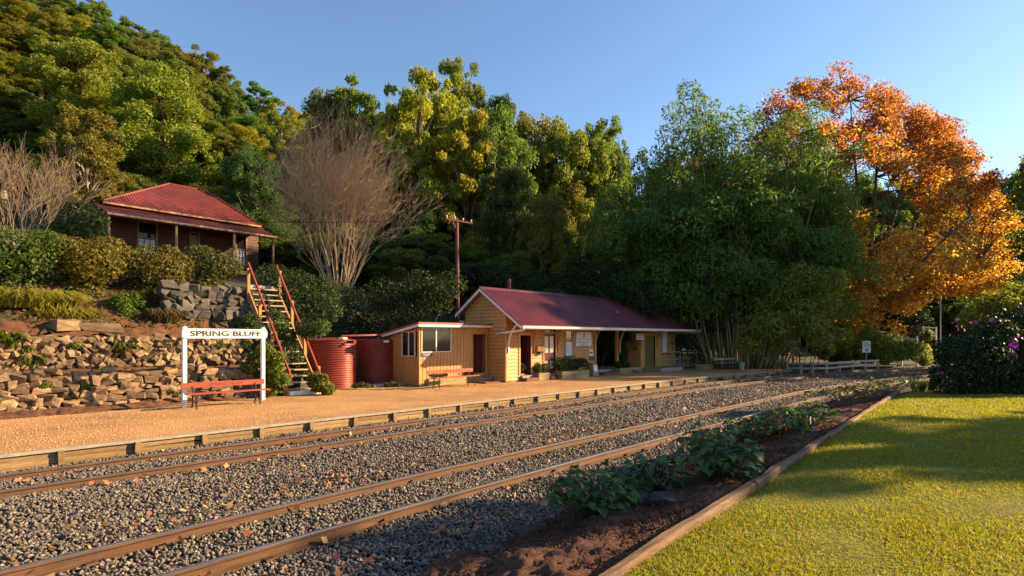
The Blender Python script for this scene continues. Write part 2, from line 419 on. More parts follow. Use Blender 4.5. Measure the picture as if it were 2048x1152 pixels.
def stones_mesh(P, size, rng, flat=.7):
    base = np.array([(-1, -1, -1), (1, -1, -1), (1, 1, -1), (-1, 1, -1), (-1, -1, 1), (1, -1, 1), (1, 1, 1), (-1, 1, 1)], float) * .5
    F = np.array([(0, 3, 2, 1), (4, 5, 6, 7), (0, 1, 5, 4), (1, 2, 6, 5), (2, 3, 7, 6), (3, 0, 4, 7)])
    N = len(P)
    V = base[None] * rng.uniform(.65, 1.3, (N, 1, 3)) + rng.normal(size=(N, 8, 3)) * .16
    V[:, :, 2] *= flat
    q = unit(rng.normal(size=(N, 4))); q[:, 1:3] *= .55; q = unit(q)
    w_, x, y, z = q.T
    R = np.stack([np.stack([1 - 2 * (y * y + z * z), 2 * (x * y - z * w_), 2 * (x * z + y * w_)], -1), np.stack([2 * (x * y + z * w_), 1 - 2 * (x * x + z * z), 2 * (y * z - x * w_)], -1), np.stack([2 * (x * z - y * w_), 2 * (y * z + x * w_), 1 - 2 * (x * x + y * y)], -1)], 1)
    V = np.einsum('nij,nkj->nki', R, V) * size[:, None, None] + P[:, None, :]
    FF = (F[None] + (np.arange(N) * 8)[:, None, None]).reshape(-1, 4)
    me = bpy.data.meshes.new('stones'); nv = N * 8; nf = len(FF)
    me.vertices.add(nv); me.vertices.foreach_set('co', V.astype(np.float32).ravel())
    me.loops.add(nf * 4); me.loops.foreach_set('vertex_index', FF.astype(np.int32).ravel())
    me.polygons.add(nf); me.polygons.foreach_set('loop_start', np.arange(0, nf * 4, 4, dtype=np.int32)); me.polygons.foreach_set('loop_total', np.full(nf, 4, dtype=np.int32))
    me.update(calc_edges=True)
    return me
def inview(P, lo=-60, hi=2110):
    d = P[:, 0] * FWD.x + P[:, 1] * FWD.y; x = P[:, 0] * RGT.x + P[:, 1] * RGT.y
    px = 1024 + FPX * x / np.maximum(d, .1); py = HOR + FPX * (CAMZ - P[:, 2]) / np.maximum(d, .1)
    return (d > .5) & (px > lo) & (px < hi) & (py < 1200), d
def ballast_pts(cnt, u0, u1, rng):
    u = rng.uniform(u0, u1, cnt); o = rng.uniform(3.7, 13.33, cnt)
    n = o - bend(u)
    bd = 4.15 + .12 * (np.clip(u, 0, 14) - 3.7) + .12 * np.sin(u * 2.1) + .1 * np.sin(u * 5.3)
    ok = o > bd
    # heaped between the tracks, low round the rails
    z = -.284 + .045 * np.sin(u * .8 + o) * np.sin(o * 1.7) + .05 * np.exp(-((o - 9.25) / 1.3) ** 2)
    for c in (6.87, 11.68):
        for s_ in (-.64, .64):
            s_ = s_ - (.003 * np.maximum(0, 10 - u) ** 2 if c < 9 else 0)
            z -= .004 * np.exp(-((o - c - s_) / .12) ** 2)
            ok &= np.abs(o - c - s_) > .055
    return np.stack([u, n, z], 1)[ok]
P = ballast_pts(1500000, -2, 75, RNG)
ok, d = inview(P, -250, 2250); P = P[ok]; d = d[ok]
keep = RNG.random(len(P)) < np.clip((8.0 / d) ** 1.5, .06, 1) * .75
P = P[keep]; d = d[keep]
if len(P) > 130000:
    s_ = RNG.choice(len(P), 130000, replace=False); P = P[s_]; d = d[s_]
print('ballast stones', len(P))
sz = RNG.uniform(.022, .053, len(P)) * np.clip(d / 11, 1, 1.7)
P[:, 2] += RNG.uniform(-.015, .02, len(P))
me = shards_mesh(P, sz, RNG)
tag(link('ballast_stones', me, 'ballast_stone'), 'grey and brown crushed ballast stones around the tracks', 'ballast', kind='stuff')

# ------------------------------------------------------------------ railway tracks
RPROF = [(-.07, -.15), (.07, -.15), (.07, -.135), (.015, -.122), (.010, -.045), (.036, -.034), (.036, -.006), (.028, 0), (-.028, 0), (-.036, -.006), (-.036, -.034), (-.010, -.045), (-.015, -.122), (-.07, -.135)]
RMI = [0, 0, 0, 0, 0, 0, 0, 1, 0, 0, 0, 0, 0, 0]; RMI[6] = 1; RMI[8] = 1; RMI[7] = 1
for c, lab in ((6.87, 'near railway track curving past the garden bed'), (11.68, 'far railway track running along the platform edge')):
    t = thing('railway_track', (5, c, -.3), lab, 'railway track', 'railway tracks')
    for s_ in (-.64, .64):
        pts = along(c + s_, -9, 95, -.15)
        r = sweep(MB(), pts, RPROF, RMI).build('rail', None, t, mats=['rail_rust', 'rail_steel'])
        mb = MB(); cp = along(c + s_, -2, 40, -.3, .7)
        L = 0.0
        for i in range(len(cp) - 1):
            a, b = cp[i], cp[i + 1]; ln = (b - a).length; dv = (b - a).normalized(); sv_ = Vector((-dv.y, dv.x, 0))
            k = L
            while k < ln:
                q = a + dv * k
                for ss in (-1, 1):
                    w0 = q + sv_ * (.085 * ss); mb.bar(w0 - dv * .045 + Vector((0, 0, .018)), w0 + dv * .045 + Vector((0, 0, .03)), .07, .03)
                k += .66
            L = k - ln
        cl = mb.build('rail_clips', 'rail_rust', t); cl['kind'] = 'stuff'

# ------------------------------------------------------------------ platform
pf = thing('platform', (12, 14, 0), 'orange gravel station platform with a timber edge', None); del pf['label']; pf['kind'] = 'structure'
mb = MB()
front = along(13.42, -9, 38.2, 0); back = []
for q in front:
    o_back = (22.7 if q.x < 29 else 18.9) if q.x > 9.6 else 20.3
    dv = q.y
    back.append(Vector((q.x + (.1 * max(0, q.x - 22)), q.y + (o_back - 13.42), 0)))
k = len(front)
mb.add([tuple(q) for q in front + back], [(i, i + 1, k + i + 1, k + i) for i in range(k - 1)])
mb.build('gravel_top', 'platform_gravel', pf)
# worn pale line along the edge
mb = MB(); sweep(mb, along(14.35, -8, 22, .004), [(-.022, 0), (.022, 0), (.022, .001), (-.022, .001)]); pmat('worn_line', (.60, .42, .18), (.45, .25, .09), 9, .9); mb.build('painted_line', 'worn_line', pf)
mb = MB(); sweep(mb, along(13.38, -9, 38.2, .0), [(-.07, -.045), (.06, -.045), (.06, .012), (-.07, .012)]); mb.build('edge_coping', 'pale_timber', pf)
gu = RNG.uniform(-1, 26, 90000); gn = RNG.uniform(13.5, 20, 90000); G = np.stack([gu, gn - bend(gu), np.full(90000, .002)], 1); ok, d = inview(G)
G = G[ok & (RNG.random(90000) < np.clip((13 / np.maximum(d, 1)) ** 2, 0, 1) * .4)]
me = shards_mesh(G, RNG.uniform(.008, .022, len(G)) * RNG.choice([1, 1, 1, 1.7], len(G)), RNG); pmat('grit', (.58, .33, .14), (.42, .225, .09), 40, .9)
o = link('loose_grit', me, 'grit', pf); o['kind'] = 'stuff'; o.location = -ORG[pf.name]
i = 0; uu = -4.2
bays = []
while uu < 38.4:
    bays.append(uu); uu += 1.23
post_me = MB().box(-.05, .05, -.05, .05, -.42, -.03).mesh('edge_post')
board_me = {}
for i, uu in enumerate(bays):
    q = along(13.32, uu, uu + .01, 0)[0]; a = -2 * min(max(uu - 22, 0), 48) / 170
    o = link('edge_post', post_me, 'old_timber', pf); o.location = q - ORG[pf.name]; o.rotation_euler = (random.uniform(-.05, .05), random.uniform(-.04, .04), math.atan(a))
    if i + 1 < len(bays):
        q2 = along(13.32, bays[i + 1], bays[i + 1] + .01, 0)[0]
        for zz in (-.10, -.215, -.33):
            key = round((q2 - q).length, 2)
            if key not in board_me: board_me[key] = MB().box(0, key, -.02, .02, -.054, .054).mesh('edge_board')
            b = link('edge_board', board_me[key], 'old_timber', pf)
            b.location = q + Vector((0, .06 + random.uniform(-.012, .012), zz)) - ORG[pf.name]; b.rotation_euler = (random.uniform(-.05, .05), random.uniform(-.012, .012), math.atan2(q2.y - q.y, q2.x - q.x))

# ------------------------------------------------------------------ lawn, garden bed
def lawn_z(U, Nn):
    e = edge_n(U)
    crest = .46 + .03 * np.sin(U * .5 + 1) * np.sin(Nn * .6) - .05 * sstep(U, 15, 22)
    return crest - .05 * sstep(Nn, e - .35, e)
def edge_pt(u): return float(edge_n(u))
us2 = np.arange(-6, 24.1, .25)
rows = np.linspace(0, 1, 60)
V = []; F = []
for u in us2:
    e = edge_pt(u) - .02 - max(0, (u - 20.5)) * .6
    for r in rows: V.append((u, e - (e + 26) * r ** 2.2, 0))
V = np.array(V); V[:, 2] = lawn_z(V[:, 0], V[:, 1]); nr = len(rows)
F = [(i * nr + j + 1, (i + 1) * nr + j + 1, (i + 1) * nr + j, i * nr + j) for i in range(len(us2) - 1) for j in range(nr - 1)]
me = bpy.data.meshes.new('lawn'); me.from_pydata(V.tolist(), [], F); me.update(); me.polygons.foreach_set('use_smooth', [True] * len(me.polygons))
tag(link('lawn', me, 'lawn_green'), kind='structure')
# mown grass
g = np.stack([RNG.uniform(1.5, 22, 1900000), RNG.uniform(-12, 4, 1900000), np.zeros(1900000)], 1)
g[:, 2] = .46; g = g[g[:, 1] < edge_n(g[:, 0]) - .03 - np.maximum(0, g[:, 0] - 20.5) * .6]
ok, d = inview(g, -200, 3400); g = g[ok]; d = d[ok]
keep = RNG.random(len(g)) < np.clip((4.2 / d) ** 1.7, 0, 1)
g = g[keep]; d = d[keep]
if len(g) > 270000: s_ = RNG.choice(len(g), 270000, replace=False); g = g[s_]; d = d[s_]
print('grass', len(g))
g[:, 2] = lawn_z(g[:, 0], g[:, 1]) - .004
ang = RNG.uniform(0, 2 * np.pi, len(g)); sc = np.clip(d / 6, 1, 2.6)
patch = .75 + .35 * np.sin(g[:, 0] * 2.3 + np.sin(g[:, 1] * 3.1)) * np.sin(g[:, 1] * 2.7 + g[:, 0])
hh = RNG.uniform(.018, .042, len(g)) * patch * np.clip(sc, 1, 1.5); wd = .0055 * sc
dx = np.stack([np.cos(ang), np.sin(ang), 0 * ang], 1)
lean = np.stack([RNG.normal(size=len(g)) * .7, RNG.normal(size=len(g)) * .7, np.ones(len(g))], 1)
V = np.stack([g - dx * wd[:, None], g + dx * wd[:, None], g + lean * hh[:, None]], 1)
tag(link('lawn_grass', quadmesh('lawn_grass', V, 'grass_blade', per=3)), 'short mown yellow-green grass of the lawn', 'grass', kind='stuff')

# garden bed of dark mulch
def bed_z(U, T):
    e = edge_n(U)
    return .36 - .58 * T ** 1.2
us3 = np.arange(-2, 24, .05); ts = np.linspace(0, 1, 56)
U, T = np.meshgrid(us3, ts, indexing='ij')
outer = 4.35 + .12 * (np.clip(U, 0, 14) - 3.7) + .12 * np.sin(U * 2.1) + .1 * np.sin(U * 5.3)
outer = np.minimum(outer, 5.75)
outer = outer - bend(U)
Nn = edge_n(U) + .04 + (outer - edge_n(U)) * T
h = np.zeros_like(U)
for fq, am in ((1.9, .045), (4.3, .03), (9.7, .02), (19, .012), (31, .009)):
    a = RNG.uniform(0, 6.28, 6)
    h += am * (np.sin(U * fq + a[0] + np.sin(Nn * fq * .7 + a[1]) * 1.3) * np.sin(Nn * fq * 1.1 + a[2] + np.sin(U * fq * .6 + a[3])))
h += RNG.normal(size=U.shape) * .009
Z = bed_z(U, T) + h * (np.minimum(T, .15) / .15)
idx = np.arange(U.size).reshape(U.shape)
F = np.stack([idx[:-1, :-1], idx[1:, :-1], idx[1:, 1:], idx[:-1, 1:]], -1).reshape(-1, 4)
me = bpy.data.meshes.new('garden_bed'); me.from_pydata(np.stack([U, Nn, Z], -1).reshape(-1, 3).tolist(), [], F.tolist()); me.update(); me.polygons.foreach_set('use_smooth', [True] * len(me.polygons))
tag(link('garden_bed', me, 'mulch'), kind='structure')
def bed_at(u, t):
    o_ = min(4.35 + .12 * (min(max(u, 0), 14) - 3.7), 5.75) - float(bend(u)); e = edge_pt(u)
    return Vector((u, e + (o_ - e) * t, float(bed_z(u, t))))
# mulch clods
cu = RNG.uniform(0, 20, 16000) ** 1.0; ct = RNG.uniform(.03, 1, 16000)
oo = np.minimum(4.35 + .12 * (np.clip(cu, 0, 14) - 3.7), 5.75) - bend(cu)
P = np.stack([cu, edge_n(cu) + (oo - edge_n(cu)) * ct, .36 - .58 * ct ** 1.2 + .02], 1)
ok, d = inview(P); P = P[ok]
tag(link('mulch_clods', shards_mesh(P, RNG.uniform(.008, .034, len(P)), RNG), 'mulch'), 'loose reddish brown clods of soil on the garden bed', 'soil', kind='stuff')
# timber sleepers edging the lawn
js = [-.5, 3.1, 6.4, 10.2, 14.2, 17.6, 20.4]
et = thing('timber_edging', (6, edge_pt(6), .3), 'weathered timber edging between lawn and garden bed', 'edging')
for i in range(len(js) - 1):
    a, b = js[i] + .02, js[i + 1] - .02; k = 9
    mb = MB(); ring = []
    for q in range(k + 1):
        u = a + (b - a) * q / k; n0 = edge_pt(u); wob = random.uniform(-.012, .012)
        ring.append([(u, n0 - .05 + wob, .2), (u, n0 + .06 + wob, .2), (u, n0 + .06 + wob + random.uniform(-.01, .01), .445 + random.uniform(-.015, .01)), (u, n0 + .035 + wob, .475 + random.uniform(-.012, .008)), (u, n0 - .03 + wob, .48 + random.uniform(-.012, .008)), (u, n0 - .05 + wob, .455)])
    for q in range(k):
        mb.add(ring[q] + ring[q + 1], [(j, (j + 1) % 6, 6 + (j + 1) % 6, 6 + j) for j in range(6)] + ([list(range(6))[::-1]] if q == 0 else []) + ([list(range(6, 12))] if q == k - 1 else []))
    mb.build('sleeper', 'edging_timber', et)

# ------------------------------------------------------------------ stones (for the dry walls and bed)
def hull_mesh(rng, npts=12):
    bm = bmesh.new()
    for q in range(8):
        c = Vector(((q & 1) * 2 - 1, (q >> 1 & 1) * 2 - 1, (q >> 2 & 1) * 2 - 1)) * .43
        bm.verts.new(c + Vector(rng.uniform(-.17, .15, 3)))
    for q in range(npts - 8):
        v = Vector(rng.normal(size=3)); v.normalize(); bm.verts.new(v * .56)
    r = bmesh.ops.convex_hull(bm, input=bm.verts)
    bmesh.ops.delete(bm, geom=list({x for x in r['geom_interior'] + r['geom_unused'] if isinstance(x, bmesh.types.BMVert)}), context='VERTS')
    me = bpy.data.meshes.new('stone'); bm.to_mesh(me); bm.free(); return me
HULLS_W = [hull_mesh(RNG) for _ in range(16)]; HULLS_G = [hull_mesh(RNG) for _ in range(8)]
for q in HULLS_W: q.materials.append(M['stone_warm'])
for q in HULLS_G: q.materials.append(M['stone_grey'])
def stone(parent, pos, dims, hulls=HULLS_W, tilt=.25):
    o = link('stone', random.choice(hulls), None, parent); o.location = Vector(pos) - ORG[parent.name]
    o.scale = dims; o.rotation_euler = (random.uniform(-tilt, tilt) + random.choice((0, math.pi)), random.uniform(-tilt, tilt), random.uniform(-.5, .5) + random.choice((0, math.pi)))
    return o
def dry_wall(label, u0, u1, n0, z0f, z1f, lean, sz, hulls, tilt=.25, grp='dry stone walls on the bank'):
    t = thing('stone_wall', ((u0 + u1) / 2, n0, z0f((u0 + u1) / 2)), label, 'stone wall', grp)
    zz = 0; row = 0
    while zz < 1:
        u = u0 + random.uniform(-.1, .1); hgt = sz[1] * random.uniform(.85, 1.15)
        while u < u1:
            wdt = sz[0] * random.uniform(.55, 1.5); hh_ = hgt * random.uniform(.7, 1.45)
            za, zb = z0f(u), z1f(u); H = zb - za
            z = za + zz * H + hh_ * .42
            if z < zb + .06:
                nn = n0(u) if callable(n0) else n0
                stone(t, (u + wdt / 2, nn + lean * (z - za) + random.uniform(-.06, .06), z), (wdt * 1.06, sz[2] * random.uniform(.8, 1.3), hh_ * 1.08), hulls, tilt)
            u += wdt * .97
        zz += hgt * .92 / max(.3, (z1f(u0 + .5) - z0f(u0 + .5))); row += 1
    return t
dry_wall('low dry stone wall at the foot of the bank behind the platform', -.6, 8.6, 19.98, lambda u: .04, lambda u: 1.05 - .1 * sstep(u, 7, 9), .25, (.31, .185, .36), HULLS_W, .28)
dry_wall('upper dry stone wall of rubble on the terrace above the low one', -.6, 9.0, 21.12, lambda u: 1.16, lambda u: 2.05, .30, (.215, .155, .30), HULLS_W, .8)
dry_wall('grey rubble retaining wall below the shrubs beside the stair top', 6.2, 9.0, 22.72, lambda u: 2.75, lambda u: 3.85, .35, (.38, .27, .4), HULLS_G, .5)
# loose soil strip at the foot of the lowest wall
us4 = np.arange(-1.5, 9.0, .06); ns4 = np.arange(18.95, 20.15, .05)
def soil_z(U, Nn):
    edge = 18.75 + .10 * U + .1 * np.sin(U * 1.3)
    hgt = sstep(Nn, edge, edge + .5) * .13
    rough = sum(am * np.sin(U * fq + 1.3 * np.sin(Nn * fq)) * np.sin(Nn * fq * 1.2 + U) for fq, am in ((5, .02), (11, .02), (23, .015)))
    return -.012 + hgt + (rough + .01 * RNG.normal(size=U.shape)) * sstep(Nn, edge, edge + .25)
tag(grid_mesh('soil_strip', us4, ns4, soil_z, 'soil_red'), kind='structure')
tag(grid_mesh('soil_terrace', us4, np.arange(20.3, 21.6, .06), lambda U, Nn: np.minimum(terr(U, Nn), 1.16) + .04 + .05 * np.sin(U * 5 + Nn * 3) * np.sin(Nn * 9 + U) + .02 * RNG.normal(size=U.shape), 'soil_red'), kind='structure')
tag(grid_mesh('soil_bank', np.arange(-1.5, 9.4, .12), np.arange(21.8, 25.2, .12), lambda U, Nn: terr(U, Nn) + .05 + .08 * np.sin(U * 3 + Nn * 2) * np.sin(Nn * 4 + U) + .04 * RNG.normal(size=U.shape), 'soil_red'), kind='structure')
# boulders half in the bank
for (px, py, d_, w_, h_, lab) in ((445, 665, 18.9, 1.7, .55, None), (130, 650, 18.3, .9, .35, 'flat pale boulder at the left on top of the upper stone wall'), (165, 700, 17.6, .5, .5, None)):
    if lab is None: continue
    q = at_n(px, py, 22.2); o = link('boulder', random.choice(HULLS_W)); o.location = q; o.scale = (w_, .8, h_); tag(o, lab, 'boulder')
o = link('boulder', HULLS_W[3]); o.location = at_n(200, 655, 22.4); o.scale = (1.5, .8, .3); tag(o, 'long flat boulder ledge in the bank above the upper stone wall', 'boulder')
# rocks along the bed
for i, (px, py, s_, lab) in enumerate(((1275, 1000, .34, 'flat brown rock beneath the leafy plant in the garden bed'), (1337, 1008, .42, 'broad brown rock beside the timber edging in the garden bed'), (1060, 1066, .3, 'grey rock at the corner where mulch meets ballast'), (1385, 1012, .22, 'small rock tight against the timber edging'), (985, 1105, .22, 'small grey rock on the shaded ballast edge'))):
    q = at_z(px, py, .12 if i in (0, 1, 3) else -.2); o = link('bed_rock', HULLS_G[i]); o.location = q; o.scale = (s_ * 1.3, s_, s_ * .6); o.rotation_euler = (0, 0, i * 1.3); tag(o, lab, 'rock', 'rocks in the garden bed')

# ------------------------------------------------------------------ station building
FN = 18.1                                    # front wall plane
ST0, ST1 = un(1011.5, FN), un(1346, FN)       # ends of the front wall
DEP = 2.75
BN = FN + DEP
FLOOR = .30
RN = FN + DEP / 2                            # ridge line
PITCH = .685
RZ = 4.42
def roof_z(n): return RZ - abs(n - RN) * PITCH
st = thing('station_building', ((ST0 + ST1) / 2, FN, 0), 'ochre weatherboard station building with a long maroon corrugated roof', 'building')
def zf(px, py): return zn(px, py, FN)
def uf(px): return un(px, FN)
OPEN = []   # openings in the front wall (u0,u1,z0,z1)
d1 = (uf(1039.5), uf(1060.5), FLOOR, zf(1050, 670.5))
d2 = (uf(1087.5), uf(1110), FLOOR, zf(1098, 653))
w1 = (uf(1131), uf(1145.5), zf(1138, 711), zf(1138, 655))
al = (uf(1190), uf(1281.5), -.2, 3.3)
d3 = (uf(1288.5), uf(1309.5), FLOOR - .05, zf(1299, 670.5))
w2 = (uf(1324.5), uf(1334), zf(1329, 706), zf(1329, 658))
OPEN = [d1, d2, w1, al, d3, w2]
WT = roof_z(FN) - .1
def siding(mb, a0, a1, z0, z1, pitch, put, opens=(), lim=None):
    """lapped boards: each board a wedge, thicker at its lower edge"""
    z = z0
    while z < z1 - .01:
        zt = min(z + pitch, z1)
        segs = [(a0, a1)]
        if lim: segs = [lim((z + zt) / 2)] if lim((z + zt) / 2) else []
        for (p0, p1, q0, q1) in opens:
            if q0 < zt - .02 and q1 > z + .02:
                ns_ = []
                for (x0, x1) in segs:
                    if p0 > x0: ns_.append((x0, min(x1, p0)))
                    if p1 < x1: ns_.append((max(x0, p1), x1))
                segs = [s_ for s_ in ns_ if s_[1] - s_[0] > .02]
        for (x0, x1) in segs: put(mb, x0, x1, z, zt)
        z += pitch
def put_front(n):
    def f(mb, x0, x1, z, zt):
        z = z + .016; mb.prism([(x0, n, zt), (x0, n - .006, zt), (x0, n - .034, z), (x0, n, z)][::-1], (x0, 0, 0), (x1, 0, 0))
    return f
def put_side(u, sgn):
    def f(mb, n0, n1, z, zt):
        z = z + .016; mb.prism([(u, n0, zt), (u + sgn * .006, n0, zt), (u + sgn * .034, n0, z), (u, n0, z)], (0, n0, 0), (0, n1, 0))
    return f
mb = MB(); siding(mb, ST0, ST1, .05, WT, .165, put_front(FN), OPEN); o = mb.build('front_weatherboards', 'ochre_paint', st); o['kind'] = 'stuff'
mb = MB()
for sgn, uu in ((-1, ST0), (1, ST1)):
    def lim(z):
        half = (RZ - .13 - z) / PITCH
        a, b = max(FN, RN - half), min(BN, RN + half)
        return (a, b) if b - a > .05 else None
    siding(mb, FN, BN, .05, RZ - .15, .165, put_side(uu, sgn), (), lim)
o = mb.build('end_weatherboards', 'ochre_paint', st); o['kind'] = 'stuff'
# solid wall cores behind the boards, with the openings left open
mb = MB()
cuts = sorted([d1, d2, w1, al, d3, w2]); x = ST0 + .002
for (a, b, z0, z1) in cuts:
    mb.box(x, a, FN + .001, FN + .10, 0, WT)
    if z0 > .05: mb.box(a, b, FN + .001, FN + .10, 0, z0)
    if z1 < WT: mb.box(a, b, FN + .001, FN + .10, z1, WT)
    x = b
mb.box(x, ST1 - .002, FN + .001, FN + .10, 0, WT)
for uu, s_ in ((ST0, 1), (ST1, -1)):
    x0, x1 = sorted((uu + s_ * .002, uu + s_ * .10))
    mb.prism([(x0, FN + .1, 0), (x0, BN, 0), (x0, BN, roof_z(BN) - .1), (x0, RN, RZ - .12), (x0, FN + .1, roof_z(FN + .1) - .1)], (x0, 0, 0), (x1, 0, 0))
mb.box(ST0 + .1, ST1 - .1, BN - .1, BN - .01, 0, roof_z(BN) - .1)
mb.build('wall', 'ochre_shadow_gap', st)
mb = MB(); mb.box(ST0 + .1, ST1 - .1, FN + .1, BN - .1, 0, FLOOR - .02)
mb.box(al[0], al[1], FN - .06, FN + .1, 0, FLOOR - .02); mb.build('floor', 'concrete', st)
for q in (al[0] - .1, al[1]): MB().box(q, q + .1, FN + .121, BN - .101, FLOOR - .02, WT).build('partition', 'ochre_paint', st)   # sides of the open waiting bay
# near-black panels standing in for the unlit interior behind doors and windows
for a, b in ((ST0 + .15, al[0] - .15), (al[1] + .15, ST1 - .15)): MB().box(a, b, FN + .9, FN + .95, FLOOR, WT).build('void_panel', 'dark_void', st)
# corner boards
mb = MB(); mb.box(ST0 - .04, ST0 + .06, FN - .045, FN - .001, .05, WT); mb.box(ST0 - .045, ST0 - .001, FN - .04, FN + .07, .05, WT + .02); mb.build('corner_board', 'ochre_paint', st)
mb = MB(); mb.box(ST1 - .06, ST1 + .04, FN - .045, FN - .001, .05, WT); mb.build('corner_board', 'ochre_paint', st)
def casing(parent, u0, u1, z0, z1, n, mat='ochre_paint', wd=.11, sill=False, pr=.05):
    mb = MB(); mb.box(u0 - wd, u0, n - pr, n + .06, z0, z1 + wd); mb.box(u1, u1 + wd, n - pr, n + .06, z0, z1 + wd); mb.box(u0, u1, n - pr + .003, n + .06, z1, z1 + wd)
    f = mb.build('frame', mat, parent)
    if sill: MB().box(u0 - wd - .04, u1 + wd + .04, n - pr - .06, n + .05, z0 - .06, z0 - .002).build('sill', 'maroon_paint', parent)
    return f
# door 1 (open, dark inside, maroon leaf folded in)
dr = MB().box(d1[1] - .045, d1[1] - .005, FN + .12, FN + .12 + (d1[1] - d1[0]) * .9, FLOOR, d1[3] - .02).build('door', 'maroon_paint', st); casing(dr, d1[0], d1[1], FLOOR, d1[3], FN)
# door 2 (four cream panels, maroon rails, transom light)
a, b = d2[0], d2[1]; ztr = zf(1098, 663); zdt = zf(1098, 667.5)
dr = MB(); dr.box(a + .03, b - .03, FN + .02, FN + .06, FLOOR, zdt); dr = dr.build('door', 'maroon_paint', st)
wm = (b - a) / 2; za, zb, zc = FLOOR + .22, zf(1098, 720.5), zf(1098, 706.5)
for s_ in (0, 1):
    x0 = a + .09 + s_ * (wm - .03); x1 = x0 + wm - .17
    for (p0, p1) in ((za, zb - .03), (zc + .03, zdt - .12)):
        MB().box(x0, x1, FN + .012, FN + .03, p0, p1).build('panel', 'cream_paint', dr)
MB().box(b - .12, b - .08, FN - .03, FN + .02, FLOOR + .95, FLOOR + 1.0).build('handle', 'iron', dr)
casing(dr, a, b, FLOOR, d2[3], FN, wd=.1)
tr_ = MB().box(a, b, FN + .0, FN + .07, zdt, ztr).build('transom_bar', 'ochre_paint', st); MB().box(a, b, FN + .04, FN + .05, ztr, d2[3]).build('pane', 'glass', tr_)
# sash windows
def sash(parent, wnd, low_mat):
    a, b, z0, z1 = wnd; zm = (z0 + z1) / 2 - .05
    wd = MB(); wd.box(a, b, FN + .0, FN + .05, zm - .03, zm + .03); wd.box(a, a + .05, FN + .0, FN + .05, z0, z1); wd.box(b - .05, b, FN + .0, FN + .05, z0, z1); wd.box(a, b, FN + .001, FN + .05, z0, z0 + .06)
    wd = wd.build('window', 'white_paint', parent)
    MB().box(a + .05, b - .05, FN + .03, FN + .036, z0 + .06, zm - .03).build('pane', low_mat, wd)
    MB().box(a + .05, b - .05, FN + .03, FN + .036, zm + .03, z1).build('pane', 'glass' if low_mat == 'blind' and wnd is w1 else 'blind', wd)
    casing(wd, a, b, z0, z1, FN, wd=.09, sill=True)
sash(st, w1, 'blind'); sash(st, w2, 'blind')
# door 3 (olive, shaded)
dr = MB().box(d3[0], d3[1], FN + .05, FN + .09, d3[2], d3[3]).build('door', 'olive_door', st); casing(dr, d3[0], d3[1], d3[2], d3[3], FN, wd=.08)
MB().box(d3[0] + .02, d3[1] - .02, FN + .035, FN + .055, 1.02, 1.08).build('rail', 'olive_door', dr)
# waiting bay post
pc = uf(1236.5); mb = MB(); mb.box(pc - .07, pc + .07, FN + .02, FN + .16, FLOOR - .02, WT + .2); mb.build('bay_post', 'ochre_paint', st)
for q in (al[0], al[1]): MB().box(q - .06, q + .06, FN - .05, FN + .12, .05, WT).build('bay_jamb', 'ochre_paint', st)
# things inside the bay
ib = BN - .1
mb = MB(); x0, x1 = un(1245, ib), un(1272, ib); z0, z1 = zn(1258, 694, ib), zn(1258, 656, ib)
nb = MB().box(x0, x1, ib - .05, ib - .005, z0, z1).build('notice_frame', 'maroon_paint', st)
for i in range(4):
    for j in range(3):
        a = x0 + .12 + i * (x1 - x0 - .16) / 4; c = z0 + .1 + j * (z1 - z0 - .12) / 3
        MB().box(a, a + (x1 - x0) / 4 * .72, ib - .056, ib - .048, c, c + (z1 - z0) / 3 * .7).build('photo_print', 'olive_door' if (i + j) % 2 else 'blind', nb)
x0, x1 = un(1209, ib), un(1231, ib)
MB().box(x0, x1, ib - .04, ib - .004, zn(1220, 690, ib), zn(1220, 669, ib)).build('dark_poster', 'black_paint', st)
mb = MB(); mb.box(al[0] + .1, al[1] - .1, ib - .5, ib - .06, FLOOR + .38, FLOOR + .43)
for q in np.linspace(al[0] + .3, al[1] - .3, 5): mb.box(q - .03, q + .03, ib - .46, ib - .1, FLOOR - .02, FLOOR + .38)
mb.build('waiting_seat', 'maroon_paint', st)
# roof
E0, E1 = uf(1052) - .0, None
VU0 = ST0 - .35; VU1 = un(1399, FN - 1.3)
FE, BE = FN - 1.3, BN + .38
def corr(mb, u0, u1, n0, z0, n1, z1, pitch=.15, amp=.02, rows=2):
    """corrugated sheet between an eave line (n0,z0) and a ridge line (n1,z1)"""
    k = int((u1 - u0) / pitch * 6); b = len(mb.v)
    for j in range(rows + 1):
        t = j / rows
        for i in range(k + 1):
            u = u0 + (u1 - u0) * i / k
            mb.v.append((u, n0 + (n1 - n0) * t, z0 + (z1 - z0) * t + amp * math.sin(2 * math.pi * (u - u0) / pitch)))
    for j in range(rows):
        for i in range(k):
            a = b + j * (k + 1) + i; mb.f.append([a, a + 1, a + k + 2, a + k + 1]); mb.mi.append(mb.cur)
mb = MB(); corr(mb, VU0, VU1, FE, roof_z(FE), RN, RZ); rf = mb.build('roof_sheet', 'roof_red', st, smooth=True)
mb = MB(); corr(mb, VU0, VU1, BE, roof_z(BE), RN, RZ); mb.build('roof_sheet', 'roof_red', st, smooth=True)
mb = MB(); mb.prism([(VU0 - .03, RN - .17, RZ - .10), (VU0 - .03, RN, RZ + .045), (VU0 - .03, RN + .17, RZ - .10), (VU0 - .03, RN, RZ + .02)], (VU0 - .03, 0, 0), (VU1 + .03, 0, 0)); mb.build('ridge_cap', 'roof_red', st)
mb = MB()   # roof boarding under the sheets
